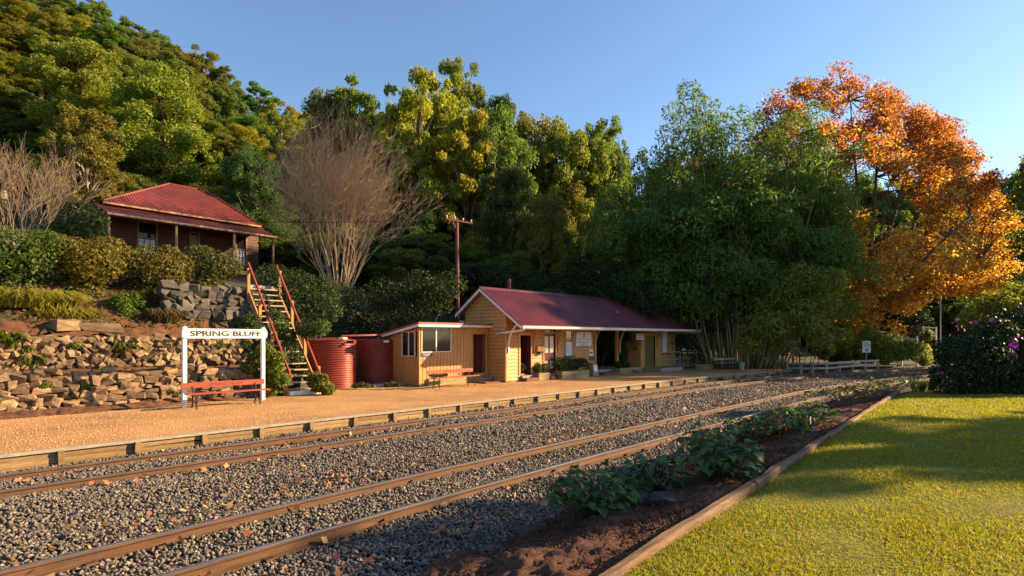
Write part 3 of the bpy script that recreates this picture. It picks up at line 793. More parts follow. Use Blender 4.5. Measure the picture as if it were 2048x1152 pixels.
for (na, nb_) in ((FE, RN), (RN, BE)):
    mb.prism([(VU0 + .04, na, roof_z(na) - .03), (VU0 + .04, nb_, roof_z(nb_) - .03), (VU0 + .04, nb_, roof_z(nb_) - .07), (VU0 + .04, na, roof_z(na) - .07)], (VU0, 0, 0), (VU1 - .08, 0, 0))
mb.build('soffit', 'ochre_paint', st)
for uu in (VU0, VU1 - .04):
    mb = MB()
    for (na, nb_) in ((FE, RN), (RN, BE)):
        mb.prism([(uu, na, roof_z(na) - .035), (uu, nb_, roof_z(nb_) - .035), (uu, nb_, roof_z(nb_) - .19), (uu, na, roof_z(na) - .17)], (uu, 0, 0), (uu + .035, 0, 0))
    mb.build('bargeboard', 'white_paint', st)
    mb = MB()
    for (na, nb_) in ((FE, RN), (RN, BE)):
        mb.prism([(uu - .015, na, roof_z(na) + .025), (uu - .015, nb_, roof_z(nb_) + .025), (uu - .015, nb_, roof_z(nb_) - .035), (uu - .015, na, roof_z(na) - .035)], (uu, 0, 0), (uu + .06, 0, 0))
    mb.build('verge_cap', 'roof_red', st)
ez = roof_z(FE)
mb = MB(); mb.prism([(VU0, FE - .09, ez - .115), (VU0, FE + .01, ez - .115), (VU0, FE + .01, ez - .005), (VU0, FE - .10, ez - .015)], (VU0, 0, 0), (VU1, 0, 0)); gt = mb.build('gutter', 'white_paint', st)
MB().box(VU0, VU1, FE - .11, FE - .085, ez - .02, ez + .012).build('gutter_lip', 'bench_red', gt)
MB().box(VU0 + .05, VU1 - .05, FE + .013, FE + .05, ez - .16, ez - .03).build('fascia', 'cream_paint', st)
# downpipes
qa = Vector((VU0 + .1, FE - .05, ez - .12)); qb = Vector((ST0 - .12, FN - .06, ez - .30))
MB().tube([qa + Vector((0, 0, .05)), qa + Vector((0, .02, -.05)), qa + Vector((-.02, .1, -.09)), qb, qb + Vector((0, .6, -.07))], .042, 8).build('downpipe', 'white_paint', st, smooth=True)
qa = Vector((VU1 - .1, FE - .05, ez - .12)); qb = Vector((ST1 + .1, FN - .05, ez - .26))
MB().tube([qa + Vector((0, 0, .05)), qa + Vector((0, .02, -.05)), qa + Vector((0, .1, -.09)), qb, qb + Vector((0, 0, -2))], .042, 8).build('downpipe', 'cream_paint', st, smooth=True)
# curved awning brackets
for px in (1015, 1066, 1115, 1188, 1237.5, 1282, 1314, 1345.5):
    uu = uf(px); zb = zf(px, 701 if px < 1250 else 690); zt = roof_z(FE + .35) - .1
    mb = MB(); pts = []
    for k in range(11):
        a = math.pi / 2 * k / 10
        pts.append((uu, FN - .05 - (1 - math.cos(a)) * .92, zb + .1 + math.sin(a) * (zt - zb - .1)))
    for k in range(10): mb.bar(pts[k], pts[k + 1], .055, .085, up=(1, 0, 0))
    mb.box(uu - .04, uu + .04, FN - .1, FN - .032, zb - .12, zb + .16)
    mb.build('awning_bracket', 'cream_paint' if px < 1020 else 'ochre_paint', st)
# steps at the doors
for (c, w_) in ((uf(1055), 1.0), (uf(1101), .95)):
    MB().box(c - w_ / 2, c + w_ / 2, FN - .40, FN - .055, .0, .16).build('step', 'step_red', st, bevel=.01)
    MB().box(c - w_ / 2 - .02, c + w_ / 2 + .02, FN - .16, FN - .035, .16, .27).build('step', 'concrete', st)
MB().box(al[0] + .1, uf(1262), FN - .55, FN - .065, 0, .14).build('step', 'step_red', st, bevel=.01)
# letter box on the wall
lb = MB().box(uf(1069), uf(1084), FN - .22, FN - .032, zf(1076, 703), zf(1076, 693)).build('wall_box', 'ochre_paint', st, bevel=.01)
MB().box(uf(1075), uf(1080), FN - .18, FN - .06, zf(1076, 708), zf(1076, 703)).build('lock', 'iron', lb)
# vent pipes behind the gable
q = at_depth(1365, 610, 36); MB().tube([(VU1 - .6, RN + .9, 3.3), (VU1 - .6, RN + .9, 5.05)], .03, 6).build('vent_pipe', 'galvanised', st)

# signs on the station
def flat_sign(name, label, px0, px1, py0, py1, n, mat, th=.02):
    a, b = un(px0, n), un(px1, n); z0, z1 = zn((px0 + px1) / 2, py1, n), zn((px0 + px1) / 2, py0, n)
    t = thing(name, ((a + b) / 2, n, z0), label, 'sign'); MB().box(a, b, n - th, n, z0, z1).build('board', mat, t)
    return t, a, b, z0, z1
SN = FN - .034
t, a, b, z0, z1 = flat_sign('history_sign', 'white notice sign with crest and printed lines on station wall', 1152, 1182, 664, 692, SN, 'white_paint')
mx, hz, yy = (a + b) / 2, z1 - z0, SN - .0225
mb = MB()   # the crest: crown over shield
mb.add([(mx - .06, yy, z1 - .19), (mx + .06, yy, z1 - .19), (mx + .075, yy, z1 - .11), (mx + .04, yy, z1 - .13), (mx, yy, z1 - .05), (mx - .04, yy, z1 - .13), (mx - .075, yy, z1 - .11)], [(0, 1, 2, 3, 4, 5, 6)])
mb.add([(mx - .055, yy, z1 - .2), (mx + .055, yy, z1 - .2), (mx + .045, yy, z1 - .27), (mx, yy, z1 - .31), (mx - .045, yy, z1 - .27)], [(0, 1, 2, 3, 4)]); mb.build('crest', 'black_paint', t)
mb = MB()
for i in range(34):   # scrolled heading drawn as strokes
    x = mx + (i - 16.5) / 17 * (b - a) * .38; c = z1 - .38 + .03 * math.cos((i - 16.5) / 17 * 2.4) + .014 * math.sin(i * 2.1)
    if i % 6: mb.add([(x, yy, c - .02), (x + .022, yy, c - .024), (x + .026, yy, c + .026), (x + .006, yy, c + .022)], [(0, 1, 2, 3)])
for r in range(7):
    c = z1 - .50 - r * .052; x = mx - (b - a) * (.38 - .02 * r)
    random.seed(r)
    while x < mx + (b - a) * (.38 - .02 * r):
        w_ = random.uniform(.03, .09); mb.add([(x, yy, c - .009), (x + w_, yy, c - .009), (x + w_, yy, c + .009), (x, yy, c + .009)], [(0, 1, 2, 3)]); x += w_ + .022
mb.add([(mx - .014, yy, z0 + .05), (mx + .014, yy, z0 + .05), (mx + .02, yy, z0 + .12), (mx - .02, yy, z0 + .12)], [(0, 1, 2, 3)])
mb.build('printed_lines', 'iron', t)
t, a, b, z0, z1 = flat_sign('info_notice', 'small white and blue notice fixed to the station wall', 1178.5, 1185.5, 699, 711.5, SN, 'white_paint')
MB().box(a + .05, b - .05, SN - .024, SN - .019, z0 + .12, z1 - .12).build('print', 'blue_sign', t)
t, a, b, z0, z1 = flat_sign('maroon_plaque', 'small maroon plaque low on the wall beside the waiting bay', 1179, 1189, 713, 721.5, SN, 'maroon_paint')
t, a, b, z0, z1 = flat_sign('platform_notice', 'small white sign hanging under the awning before the waiting bay', 1272.5, 1287, 668, 679, FN - .3, 'white_paint')
mb = MB()
for r in range(2):
    x = a + .05; c = z1 - .09 - r * .13; random.seed(20 + r)
    while x < b - .1:
        w_ = random.uniform(.05, .1); mb.box(x, x + w_, FN - .324, FN - .319, c - .03, c + .03); x += w_ + .02
mb.build('printed_lines', 'maroon_paint', t)
MB().box((a + b) / 2 - .01, (a + b) / 2 + .01, FN - .312, FN - .298, z1, roof_z(FN - .3) - .075).build('hanger', 'iron', t)

# plinth with plaque
q = at_z(1193, 752); t = thing('stone_plinth', (q.x, q.y, 0), 'low sloped stone plinth with a metal plaque before the waiting bay', 'plinth')
bx_, by_ = q.x, q.y
MB().add([(bx_ - .28, by_, 0), (bx_ + .28, by_, 0), (bx_ + .28, by_ + .42, 0), (bx_ - .28, by_ + .42, 0), (bx_ - .21, by_ + .1, .66), (bx_ + .21, by_ + .1, .66), (bx_ + .2, by_ + .36, .7), (bx_ - .2, by_ + .36, .7)], [(0, 3, 2, 1), (4, 5, 6, 7), (0, 1, 5, 4), (1, 2, 6, 5), (2, 3, 7, 6), (3, 0, 4, 7)]).build('block', 'concrete', t, bevel=.02)
MB().add([(bx_ - .16, by_ + .03, .24), (bx_ + .16, by_ + .03, .24), (bx_ + .14, by_ + .078, .56), (bx_ - .14, by_ + .078, .56)], [(0, 1, 2, 3)]).build('plaque', 'galvanised', t)

# landing with handrails at the end door
u0, u1 = uf(1290) - .2, uf(1330)
t = thing('entry_landing', ((u0 + u1) / 2, FN - .8, 0), 'concrete landing with metal handrails at the far station door', 'landing')
MB().add([(u0, FN - 1.25, 0), (u1, FN - 1.25, 0), (u1, FN - .05, 0), (u0, FN - .05, 0), (u0, FN - 1.2, .2), (u1, FN - 1.2, .2), (u1, FN - .05, .22), (u0, FN - .05, .22)], [(4, 5, 6, 7), (0, 1, 5, 4), (1, 2, 6, 5), (3, 0, 4, 7)]).build('slab', 'concrete', t)
def rail_frame(parent, pts, hs=(.5, .95), r=.025):
    mb = MB()
    for q in pts: mb.tube([q, (q[0], q[1], q[2] + hs[-1])], r, 6)
    for h_ in hs: mb.tube([(q[0], q[1], q[2] + h_) for q in pts], r, 6)
    mb.build('handrail', 'pale_timber', parent)
rail_frame(t, [(u0 + .15, FN - 1.1, .2), (u1 - .1, FN - 1.1, .2), (u1 - .1, FN - .5, .2)])
rx = uf(1346); rail_frame(t, [(rx + .1, FN - .7, 0), (rx + 2.2, FN - .9, 0), (rx + 2.2, FN - 1.6, 0)], (.2, .75, 1.1))

# ------------------------------------------------------------------ toilet block
TN = 19.2; TU0, TU1 = un(838.5, TN), ST0 - .06
tb = thing('toilet_block', ((TU0 + TU1) / 2, TN, 0), 'small ochre metal-clad toilet block with skillion roof beside station', 'building')
TB_ = TN + 2.6
zt0 = 2.50; zt1 = 2.22
def tz_(n): return zt0 + (zt1 - zt0) * (n - TN) / 1.5 * .9
dT = (un(946, TN), un(972, TN), .42, zn(959, 668.5, TN)); wT = (un(842.5, TN), un(901.5, TN), zn(870, 704.5, TN), zn(870, 654, TN))
def clad_front(mb, u0, u1, n, z0, z1, opens):
    """ribbed metal cladding, narrow standing ribs"""
    x = u0
    i = 0
    while x < u1:
        x1 = min(x + .19, u1)
        segs = [(z0, z1)]
        for (a, b, c, d_) in opens:
            if x1 > a + .02 and x < b - .02: segs = [(s0, min(s1, c)) for s0, s1 in segs if s0 < c] + [(max(s0, d_), s1) for s0, s1 in segs if s1 > d_]
        for (s0, s1) in segs:
            if s1 - s0 > .03:
                mb.box(x + .035, x1, n, n + .05, s0, s1); mb.box(x, x + .035, n - .014, n + .05, s0, s1)
        x += .19; i += 1
mb = MB(); clad_front(mb, TU0, TU1, TN, .12, zt0, (dT, wT)); o = mb.build('front_cladding', 'ochre_paint', tb); o['kind'] = 'stuff'
wS = (TN + .28, TN + 1.2, zn(811, 713, TN + .75), zn(811, 663, TN + .75))
mb = MB(); y = TN + .02
while y < TB_:
    y1 = min(y + .15, TB_); segs = [(.05, tz_(y1))]
    if y1 > wS[0] + .02 and y < wS[1] - .02: segs = [(.05, wS[2]), (wS[3], tz_(y1))]
    for s0, s1 in segs: mb.box(TU0 - .002, TU0 + .05, y, y1 - .045, s0, s1); mb.box(TU0 + .022, TU0 + .05, y1 - .045, y1, s0, s1)
    y += .15
o = mb.build('side_cladding', 'ochre_paint', tb); o['kind'] = 'stuff'
MB().box(TU0 + .06, TU1, TB_ - .05, TB_, 0, tz_(TB_)).build('wall', 'ochre_paint', tb)
MB().box(TU0 + .6, TU1 - .05, TN + .75, TN + .8, .1, 2.3).build('void_panel', 'dark_void', tb)  # black sheet painted in place of the darkness inside the toilet block
MB().box(TU0 + .06, TU1, TN + .051, TB_ - .05, .0, .40).build('floor', 'concrete', tb)
MB().box(TU0 - .03, TU0 + .03, TN - .03, TN + .03, .05, zt0).build('corner_trim', 'ochre_paint', tb)
def slider(parent, kind, a, b, z0, z1, c):
    wd = .035; mb = MB(); m_ = (a + b) / 2 - .05
    def bx(p0, p1, s0, s1):
        if kind == 'front': mb.box(p0, p1, TN - .03, TN + .03, s0, s1)
        else: mb.box(TU0 - .03, TU0 + .03, p0, p1, s0, s1)
    bx(a, a + wd, z0, z1); bx(b - wd, b, z0, z1); bx(m_, m_ + wd * 1.6, z0 + wd, z1 - wd); bx(a + wd, b - wd, z0, z0 + wd); bx(a + wd, b - wd, z1 - wd, z1)
    wn = mb.build('window', 'cream_paint', parent)
    for (p0, p1) in ((a + wd, m_), (m_ + wd * 1.6, b - wd)):
        q = MB()
        if kind == 'front': q.box(p0, p1, TN + .0, TN + .008, z0 + wd, z1 - wd)
        else: q.box(TU0 - .0, TU0 + .008, p0, p1, z0 + wd, z1 - wd)
        q.build('pane', 'glass', wn)
slider(tb, 'front', *wT, 0); slider(tb, 'side', *wS, 0)
dr = MB().box(dT[0] + .12, dT[0] + .16, TN + .06, TN + .7, .42, dT[3]).build('door', 'maroon_paint', tb)
casing(dr, dT[0], dT[1], .42, dT[3], TN, wd=.05, pr=.02)
MB().box(dT[0] + .45, dT[1], TN + .3, TN + .34, .42, dT[3]).build('door', 'maroon_paint', tb)
RU0, RU1, RF, RB = TU0 - .22, un(987, TN - .25), TN - .25, TB_ + .1
zr = lambda n_: tz_(n_) + .10
mb = MB(); corr(mb, RU0, RU1, RF, zr(RF) + .03, RB, zr(RB) + .03, .15, .012); mb.build('roof_sheet', 'house_roof_red', tb, smooth=True)
mb = MB(); mb.prism([(RU0, RF, zr(RF) + .012), (RU0, RB, zr(RB) + .012), (RU0, RB, zr(RB) - .05), (RU0, RF, zr(RF) - .05)], (RU0, 0, 0), (RU1, 0, 0)); mb.build('soffit', 'cream_paint', tb)
mb = MB(); mb.box(RU0 - .02, RU1, RF - .03, RF - .001, zr(RF) - .13, zr(RF) - .02); mb.prism([(RU0 - .025, RF, zr(RF) - .13), (RU0 - .025, RB, zr(RB) - .13), (RU0 - .025, RB, zr(RB) - .02), (RU0 - .025, RF, zr(RF) - .02)], (RU0 - .025, 0, 0), (RU0 - .002, 0, 0)); mb.build('fascia', 'white_paint', tb)
mb = MB(); mb.box(RU0 - .03, RU1 + .01, RF - .045, RF + .02, zr(RF) - .02, zr(RF) + .06); mb.prism([(RU0 - .035, RF + .02, zr(RF) - .02), (RU0 - .035, RB, zr(RB) - .02), (RU0 - .035, RB, zr(RB) + .06), (RU0 - .035, RF + .02, zr(RF) + .06)], (RU0 - .035, 0, 0), (RU0 + .01, 0, 0)); mb.build('roof_trim', 'bench_red', tb)
MB().tube([(TU1 - .7, TN + .9, 2.3), (TU1 - .7, TN + .9, 2.78), (TU1 - .72, TN + .9, 2.82), (TU1 - 1.0, TN + .9, 2.82)], .045, 8).build('vent_pipe', 'galvanised', tb, smooth=True)
MB().box(dT[0] - .1, TU1 - .05, TN - .32, TN - .052, .0, .26).build('step', 'planter_timber', tb)
MB().box(dT[0] - .15, TU1 + .35, TN - 1.0, TN - .34, .0, .07).build('step', 'step_red', tb, bevel=.01)
# TOILETS sign
t, a, b, z0, z1 = flat_sign('toilets_sign', 'small blue TOILETS sign under the toilet block window', 840.5, 864.5, 706.5, 713, TN - .017, 'blue_sign')
o = link('lettering', text_mesh('TOILETS', .105, 1.0, .0), 'white_paint', t); o.location = Vector(((a + b) / 2, TN - .043, (z0 + z1) / 2)) - ORG[t.name]

# ------------------------------------------------------------------ water tanks
def tank(cx, cy, r, z0, z1, label, rings=21):
    t = thing('water_tank', (cx, cy, z0), label, 'water tank', 'red water tanks beside the stair'); prof = []
    for i in range(rings * 6 + 1):
        prof.append((r + .022 * math.cos(2 * math.pi * i / 6), z0 + (z1 - z0) * i / (rings * 6)))
    MB().lathe(cx, cy, prof, 56, cap=False).build('body', 'tank_red', t, smooth=True)
    MB().lathe(cx, cy, [(r + .02, z1), (r + .02, z1 + .02), (r * .5, z1 + .1), (.03, z1 + .12)], 40).build('lid', 'tank_red', t)
    return t
c1 = at_depth(664, 700, 23.5); c2 = at_depth(751.5, 700, 25.5)
t1 = tank(c1.x, c1.y, .965, .02, 1.94, 'left corrugated red water tank, beside the timber stair')
t2 = tank(c2.x, c2.y, .905, .02, 1.92, 'right corrugated red water tank, beside the toilet block')
MB().lathe(c1.x + .15, c1.y - .55, [(.2, 1.95), (.2, 2.06), (.02, 2.07)], 16).build('strainer', 'white_paint', t1)
q = at_depth(773, 683, 24.6); MB().box(q.x - .12, q.x + .12, q.y - .02, q.y + .06, q.z - .04, q.z + .05).build('label_plate', 'white_paint', t2)
q = at_depth(703, 684, 22.8); MB().tube([q + Vector((-.1, .2, -.02)), q + Vector((.08, -.04, .02))], .05, 6).build('overflow_pipe', 'black_paint', t1)
t = thing('roof_pipe', (c1.x + .3, c1.y, 2.1), 'red downpipe running from the toilet roof to the tanks', 'pipe')
MB().tube([(RU0 + .1, RB - .3, zr(RB) - .1), (c2.x - .2, c2.y - .3, 2.16), (c1.x + .2, c1.y - .4, 2.12)], .05, 8).build('pipe', 'bench_red', t, smooth=True)
MB().tube([(RU0 + .1, RB - .6, zr(RB) - .1), (c2.x + .2, c2.y - .5, 2.1)], .045, 8).build('branch_pipe', 'bench_red', t, smooth=True)
q = at_z(800, 772, 0); t = thing('concrete_base', (q.x, q.y, 0), 'low mossy concrete ledge between tank and toilet block', 'ledge'); MB().box(q.x - 1.2, q.x + .6, q.y + .1, q.y + .5, -.05, .13).build('slab', 'concrete', t, bevel=.03)

# ------------------------------------------------------------------ stair up the bank
sb = at_z(603, 788, 0); 
SX, SY0 = sb.x - .05, 19.62
SY1, SZ1 = SY0 + 3.36, 4.0
sw = .60
sr = thing('timber_stair', (SX, SY0, 0), 'steep timber stair with red handrails climbing the bank', 'stair')
NT = 18
for i in range(NT):
    t_ = (i + 1) / NT; y = SY0 + (SY1 - SY0) * t_; z = SZ1 * t_
    MB().box(SX - sw + .05, SX + sw - .05, y - .13, y + .13, z - .045, z).build('tread', 'pale_timber', sr)
mb = MB(); mb.box(SX - sw, SX + sw, SY0 - .25, SY0 + .02, 0, .16); mb.build('bottom_step', 'white_paint', sr, bevel=.02)
for s_ in (-1, 1):
    x = SX + s_ * sw
    MB().bar((x, SY0 - .05, .0), (x, SY1 + .1, SZ1 - .03), .05, .24, up=(0, -1, 1)).build('stringer', 'post_timber', sr)
    for k in range(4):
        t_ = .02 + k * .315; y = SY0 + (SY1 - SY0) * t_; z = SZ1 * t_
        MB().box(x + s_ * .03 - .05, x + s_ * .03 + .05, y - .05, y + .05, z - .45, z + .92).build('stair_post', 'post_timber', sr)
    MB().bar((x - s_ * .04, SY0 - .28, .62), (x - s_ * .04, SY1 + .06, SZ1 + 1.0), .055, .09, up=(0, -1, 1)).build('handrail', 'rail_red', sr)
MB().box(SX - sw + .05, SX + sw - .05, SY1 + .14, SY1 + .2, SZ1 - .03, SZ1 + .16).build('riser_board', 'pale_timber', sr)

# ------------------------------------------------------------------ station name sign
pL, pR = at_z(368.5, 815, 0), at_z(525.5, 800, 0)
ang = math.atan2(pR.y - pL.y, pR.x - pL.x); LEN = (pR - pL).length
ns_ = thing('station_name_sign', pL, 'white station name sign reading SPRING BLUFF on two white posts', 'sign', rz=ang)
d0 = pL.x * FWD.x + pL.y * FWD.y
ztop = CAMZ - (652 - HOR) / FPX * d0; zb0 = CAMZ - (676.5 - HOR) / FPX * d0; zb1 = CAMZ - (657 - HOR) / FPX * d0
for x in (0, LEN):
    mb = MB(); mb.box(x - .055, x + .055, -.05, .05, -.05, ztop - .08); 
    for k in range(5):
        a0, a1 = k * math.pi / 10, (k + 1) * math.pi / 10
        r0, r1 = .06 * math.cos(a0), .06 * math.cos(a1)
        mb.box(x - r0 - .002, x + r0 + .002, -.055, .055, ztop - .08 + .07 * math.sin(a0), ztop - .08 + .07 * math.sin(a1))
    mb.build('post', 'white_paint', ns_, local=True)
mb = MB(); x0, x1 = -.10, LEN + .10; c = .06
prof = [(x0, -.062, zb0 + c), (x0 + c * .7, -.062, zb0), (x1 - c * .7, -.062, zb0), (x1, -.062, zb0 + c), (x1, -.062, zb1 - c), (x1 - c * .7, -.062, zb1), (x0 + c * .7, -.062, zb1), (x0, -.062, zb1 - c)]
mb.prism([(q[0], -.095, q[2]) for q in prof][::-1], (0, -.095, 0), (0, -.053, 0)); mb.build('name_board', 'white_paint', ns_, local=True)
tm = text_mesh('SPRING BLUFF', .27, 1.0, .010); xs = [v.co.x for v in tm.vertices]; wdt = max(xs) - min(xs); zs = [v.co.z for v in tm.vertices]; tc_ = ((max(xs) + min(xs)) / 2, (max(zs) + min(zs)) / 2); hh_ = max(zs) - min(zs)
tm.transform(Matrix.Translation((-tc_[0], 0, -tc_[1]))); tm.transform(Matrix.Diagonal((LEN * .91 / wdt, 1, .57 * (zb1 - zb0) / hh_, 1)))
o = link('lettering', tm, 'black_paint', ns_); o.location = (LEN / 2, -.097, (zb0 + zb1) / 2)

# ------------------------------------------------------------------ benches
def bench(label, loc, rz, length, lettered, wood='bench_red', hb=.74):
    t = thing('bench', loc, label, 'bench', 'platform benches', rz=rz or 1e-6)
    h = length / 2
    MB().box(-h, h, .18, .215, hb - .16, hb).build('back_board', wood, t, local=True, bevel=.008)
    MB().box(-h + .06, h + .04, -.20, -.06, .41, .445).build('seat_slat', wood, t, local=True, bevel=.006)
    MB().box(-h + .06, h + .04, -.04, .12, .41, .445).build('seat_slat', wood, t, local=True, bevel=.006)
    for x in (-h + .3, h - .3):
        mb = MB()
        mb.tube([(x, -.22, 0), (x, -.16, .12), (x, -.19, .28), (x, -.15, .41)], [.022, .02, .022, .024], 6)
        mb.tube([(x, .22, 0), (x, .14, .14), (x, .15, .30), (x, .12, .41), (x, .16, .55), (x, .225, hb - .02)], [.022, .02, .022, .024, .02, .018], 6)
        mb.tube([(x, -.16, .13), (x, .0, .22), (x, .14, .15)], .015, 5); mb.tube([(x, -.18, .40), (x, .14, .40)], .018, 5)
        mb.build('leg', 'iron', t, local=True)
    if lettered:
        tm = text_mesh('SPRING BLUFF', .115, 1.35, .001, .001); o = link('lettering', tm, 'faded_letter', t); o.location = (0 if length < 1.9 else .05, .1775, hb - .08)
    return t
def bench_px(x0, x1, yfoot0, yfoot1, label, lettered, **kw):
    a, b = at_z(x0, yfoot0, 0), at_z(x1, yfoot1, 0)
    return bench(label, (a + b) / 2, math.atan2(b.y - a.y, b.x - a.x), (b - a).length, lettered, **kw)
bench_px(366, 534, 819, 805, 'red lettered bench in front of the white name sign', True)
bench_px(862, 952, 779, 770, 'red lettered bench with iron legs before the toilet block', True)
bench_px(1432, 1478, 739.5, 738, 'weathered pale bench left of the two under the bamboo', False, wood='pale_timber')
bench_px(1533, 1574, 737, 736, 'weathered pale bench right of the two, next to the low fence', False, wood='pale_timber')

# ------------------------------------------------------------------ planter boxes
PLANTERS = []
def planter(px0, px1, pyb, hgt, label, dep=.55, shape='bush', bush_h=.5, z=0.0, flowers=False, pn=None):
    a, b = at_z(px0, pyb, z), at_z(px1, pyb - (px1 - px0) * .055, z)
    u0, u1, n0 = a.x, b.x, a.y
    u1 = un(px1, n0)
    t = thing('planter_box', ((u0 + u1) / 2, n0, z), label, 'planter', 'timber planter boxes along the station')
    for k in range(2):
        z0, z1 = z + k * hgt / 2 + .003, z + (k + 1) * hgt / 2 - .004
        MB().box(u0, u1, n0 - .002 * k, n0 + .05, z0, z1).build('plank', 'planter_timber', t)
        MB().box(u0 + .003, u1 - .003, n0 + dep - .05, n0 + dep, z0, z1).build('plank', 'planter_timber', t)
        MB().box(u0 + .002, u0 + .05, n0 + .052, n0 + dep - .052, z0, z1).build('plank', 'planter_timber', t)
        MB().box(u1 - .05, u1 - .002, n0 + .052, n0 + dep - .052, z0, z1).build('plank', 'planter_timber', t)
    MB().box(u0 + .051, u1 - .051, n0 + .051, n0 + dep - .051, z, z + hgt - .05).build('soil', 'mulch', t)
    PLANTERS.append((u0, u1, n0, n0 + dep, z + hgt, bush_h))
    return t
planter(1024, 1051, 764, .36, 'square timber planter with round dark shrub at the station corner', .55, bush_h=.62)
planter(1078, 1099, 761.5, .36, 'small square timber planter between the two station doors', .5, bush_h=.5)
planter(1124.5, 1179, 758.5, .37, 'long timber planter with leafy shrubs under the sash window', .6, bush_h=.68)
planter(1240.5, 1263, 748.5, .33, 'timber planter with clipped shrub beside the bay post', .6, bush_h=.42)
planter(858, 950, 772.5, .32, 'long timber planter behind the red bench at the toilet block', .45, bush_h=.3)
planter(1406, 1427, 740, .34, 'old timber planter box beside the pale bench under the bamboo', .5, bush_h=.1)

# ------------------------------------------------------------------ house on the hill
HD = 28.0; HA = math.radians(4.2)
h0 = at_depth(217.5, 426, HD); EAVE = 2.25; DECK = h0.z - EAVE
hx = Vector((math.cos(HA), math.sin(HA), 0)); hy = Vector((-math.sin(HA), math.cos(HA), 0))
hs = thing('hill_house', (h0.x, h0.y, DECK), 'timber house with red hipped corrugated roof and verandah on the hill', 'house', rz=HA)
def hl(px, py, yl):        # photo column/row -> house coordinates on the plane y = yl
    q = ray_plane(px, py, h0 + hy * yl, hy) - Vector((h0.x, h0.y, DECK)); return Vector((q.dot(hx), yl, q.z))
HL = 8.5; VD = 1.9; BD = 7.4
MB().box(-.15, HL + .1, -.1, BD, -.22, 0).build('deck', 'house_trim', hs, local=True)
mb = MB()
for x in np.arange(0, HL + .1, HL / 3): mb.box(x - .1, x + .1, .0, .2, -1.6, -.22)
mb.build('stump', 'old_timber', hs, local=True)
for k in range(4):
    x = min(k * 3.05, HL - .05); MB().box(x - .055, x + .055, -.055, .055, 0, EAVE - .05).build('verandah_post', 'house_trim', hs, local=True)
MB().box(-.1, HL + .1, -.07, .07, EAVE - .12, EAVE - .005).build('verandah_beam', 'house_trim', hs, local=True)
# walls
hw1 = hl(490 / 2048 * 380 + 190, 466, VD); 
def hcol(zx): return 190 + zx / 5.39
wA = (hl(hcol(470), 480, VD).x, hl(hcol(655), 480, VD).x); dA = (hl(hcol(1040), 480, VD).x, hl(hcol(1105), 480, VD).x); wB = (hl(hcol(1525), 490, VD).x, hl(hcol(1625), 490, VD).x)
WH = 3.0
opn = [(wA[0], wA[1], .6, 2.35), (dA[0] - .12, dA[1] + .12, 0, 2.2), (wB[0], wB[1], .6, 2.35)]
mb = MB()
def put_h(mb, x0, x1, z, zt): mb.prism([(x0, VD, zt), (x0, VD - .008, zt), (x0, VD - .03, z), (x0, VD, z)][::-1], (x0, 0, 0), (x1, 0, 0))
siding(mb, 0.1, HL, 0, WH, .2, put_h, opn); o = mb.build('weatherboards', 'house_wall', hs, local=True); o['kind'] = 'stuff'
mb = MB(); x = .1
for (a, b, c, d_) in opn:
    mb.box(x, a, VD, VD + .1, 0, WH)
    if c > 0: mb.box(a, b, VD, VD + .1, 0, c)
    mb.box(a, b, VD, VD + .1, d_, WH); x = b
mb.box(x, HL, VD, VD + .1, 0, WH); mb.box(.1, .2, VD + .1, BD - .2, 0, WH); mb.box(HL - .1, HL, VD + .1, BD - .2, 0, WH); mb.box(.1, HL, BD - .2, BD - .1, 0, WH)
mb.build('wall', 'house_wall', hs, local=True)
for (a, b) in (wA, wB):
    mb = MB()
    mb.box(a - .08, a, VD - .05, VD + .05, .55, 2.43); mb.box(b, b + .08, VD - .05, VD + .05, .55, 2.43); mb.box(a, b, VD - .05, VD + .05, 2.35, 2.43); mb.box(a, b, VD - .06, VD + .05, .55, .6); mb.box(a, b, VD - .02, VD + .02, 1.5, 1.56)
    wn = mb.build('window', 'house_trim', hs, local=True)
    for i in range(3):
        for j in range(2): MB().box(a + (b - a) / 3 * i + .025, a + (b - a) / 3 * (i + 1) - .025, VD + .03, VD + .036, .63 + j * .44, 1.03 + j * .44).build('pane', 'blind', wn, local=True)
    MB().box(a, b, VD + .03, VD + .036, 1.57, 2.34).build('pane', 'glass', wn, local=True)
dr = MB().box(dA[0], dA[1], VD + .02, VD + .06, 0, 2.05).build('door', 'house_trim', hs, local=True)
MB().box(dA[0] + .1, dA[1] - .1, VD + .01, VD + .019, .8, 1.45).build('door_notice', 'blind', dr, local=True)
mb = MB(); mb.box(dA[0] - .12, dA[0] - .03, VD - .04, VD + .04, 0, 2.15); mb.box(dA[1] + .03, dA[1] + .12, VD - .04, VD + .04, 0, 2.15); mb.box(dA[0] - .12, dA[1] + .12, VD - .041, VD + .04, 2.15, 2.22); mb.build('frame', 'house_trim', dr, local=True)
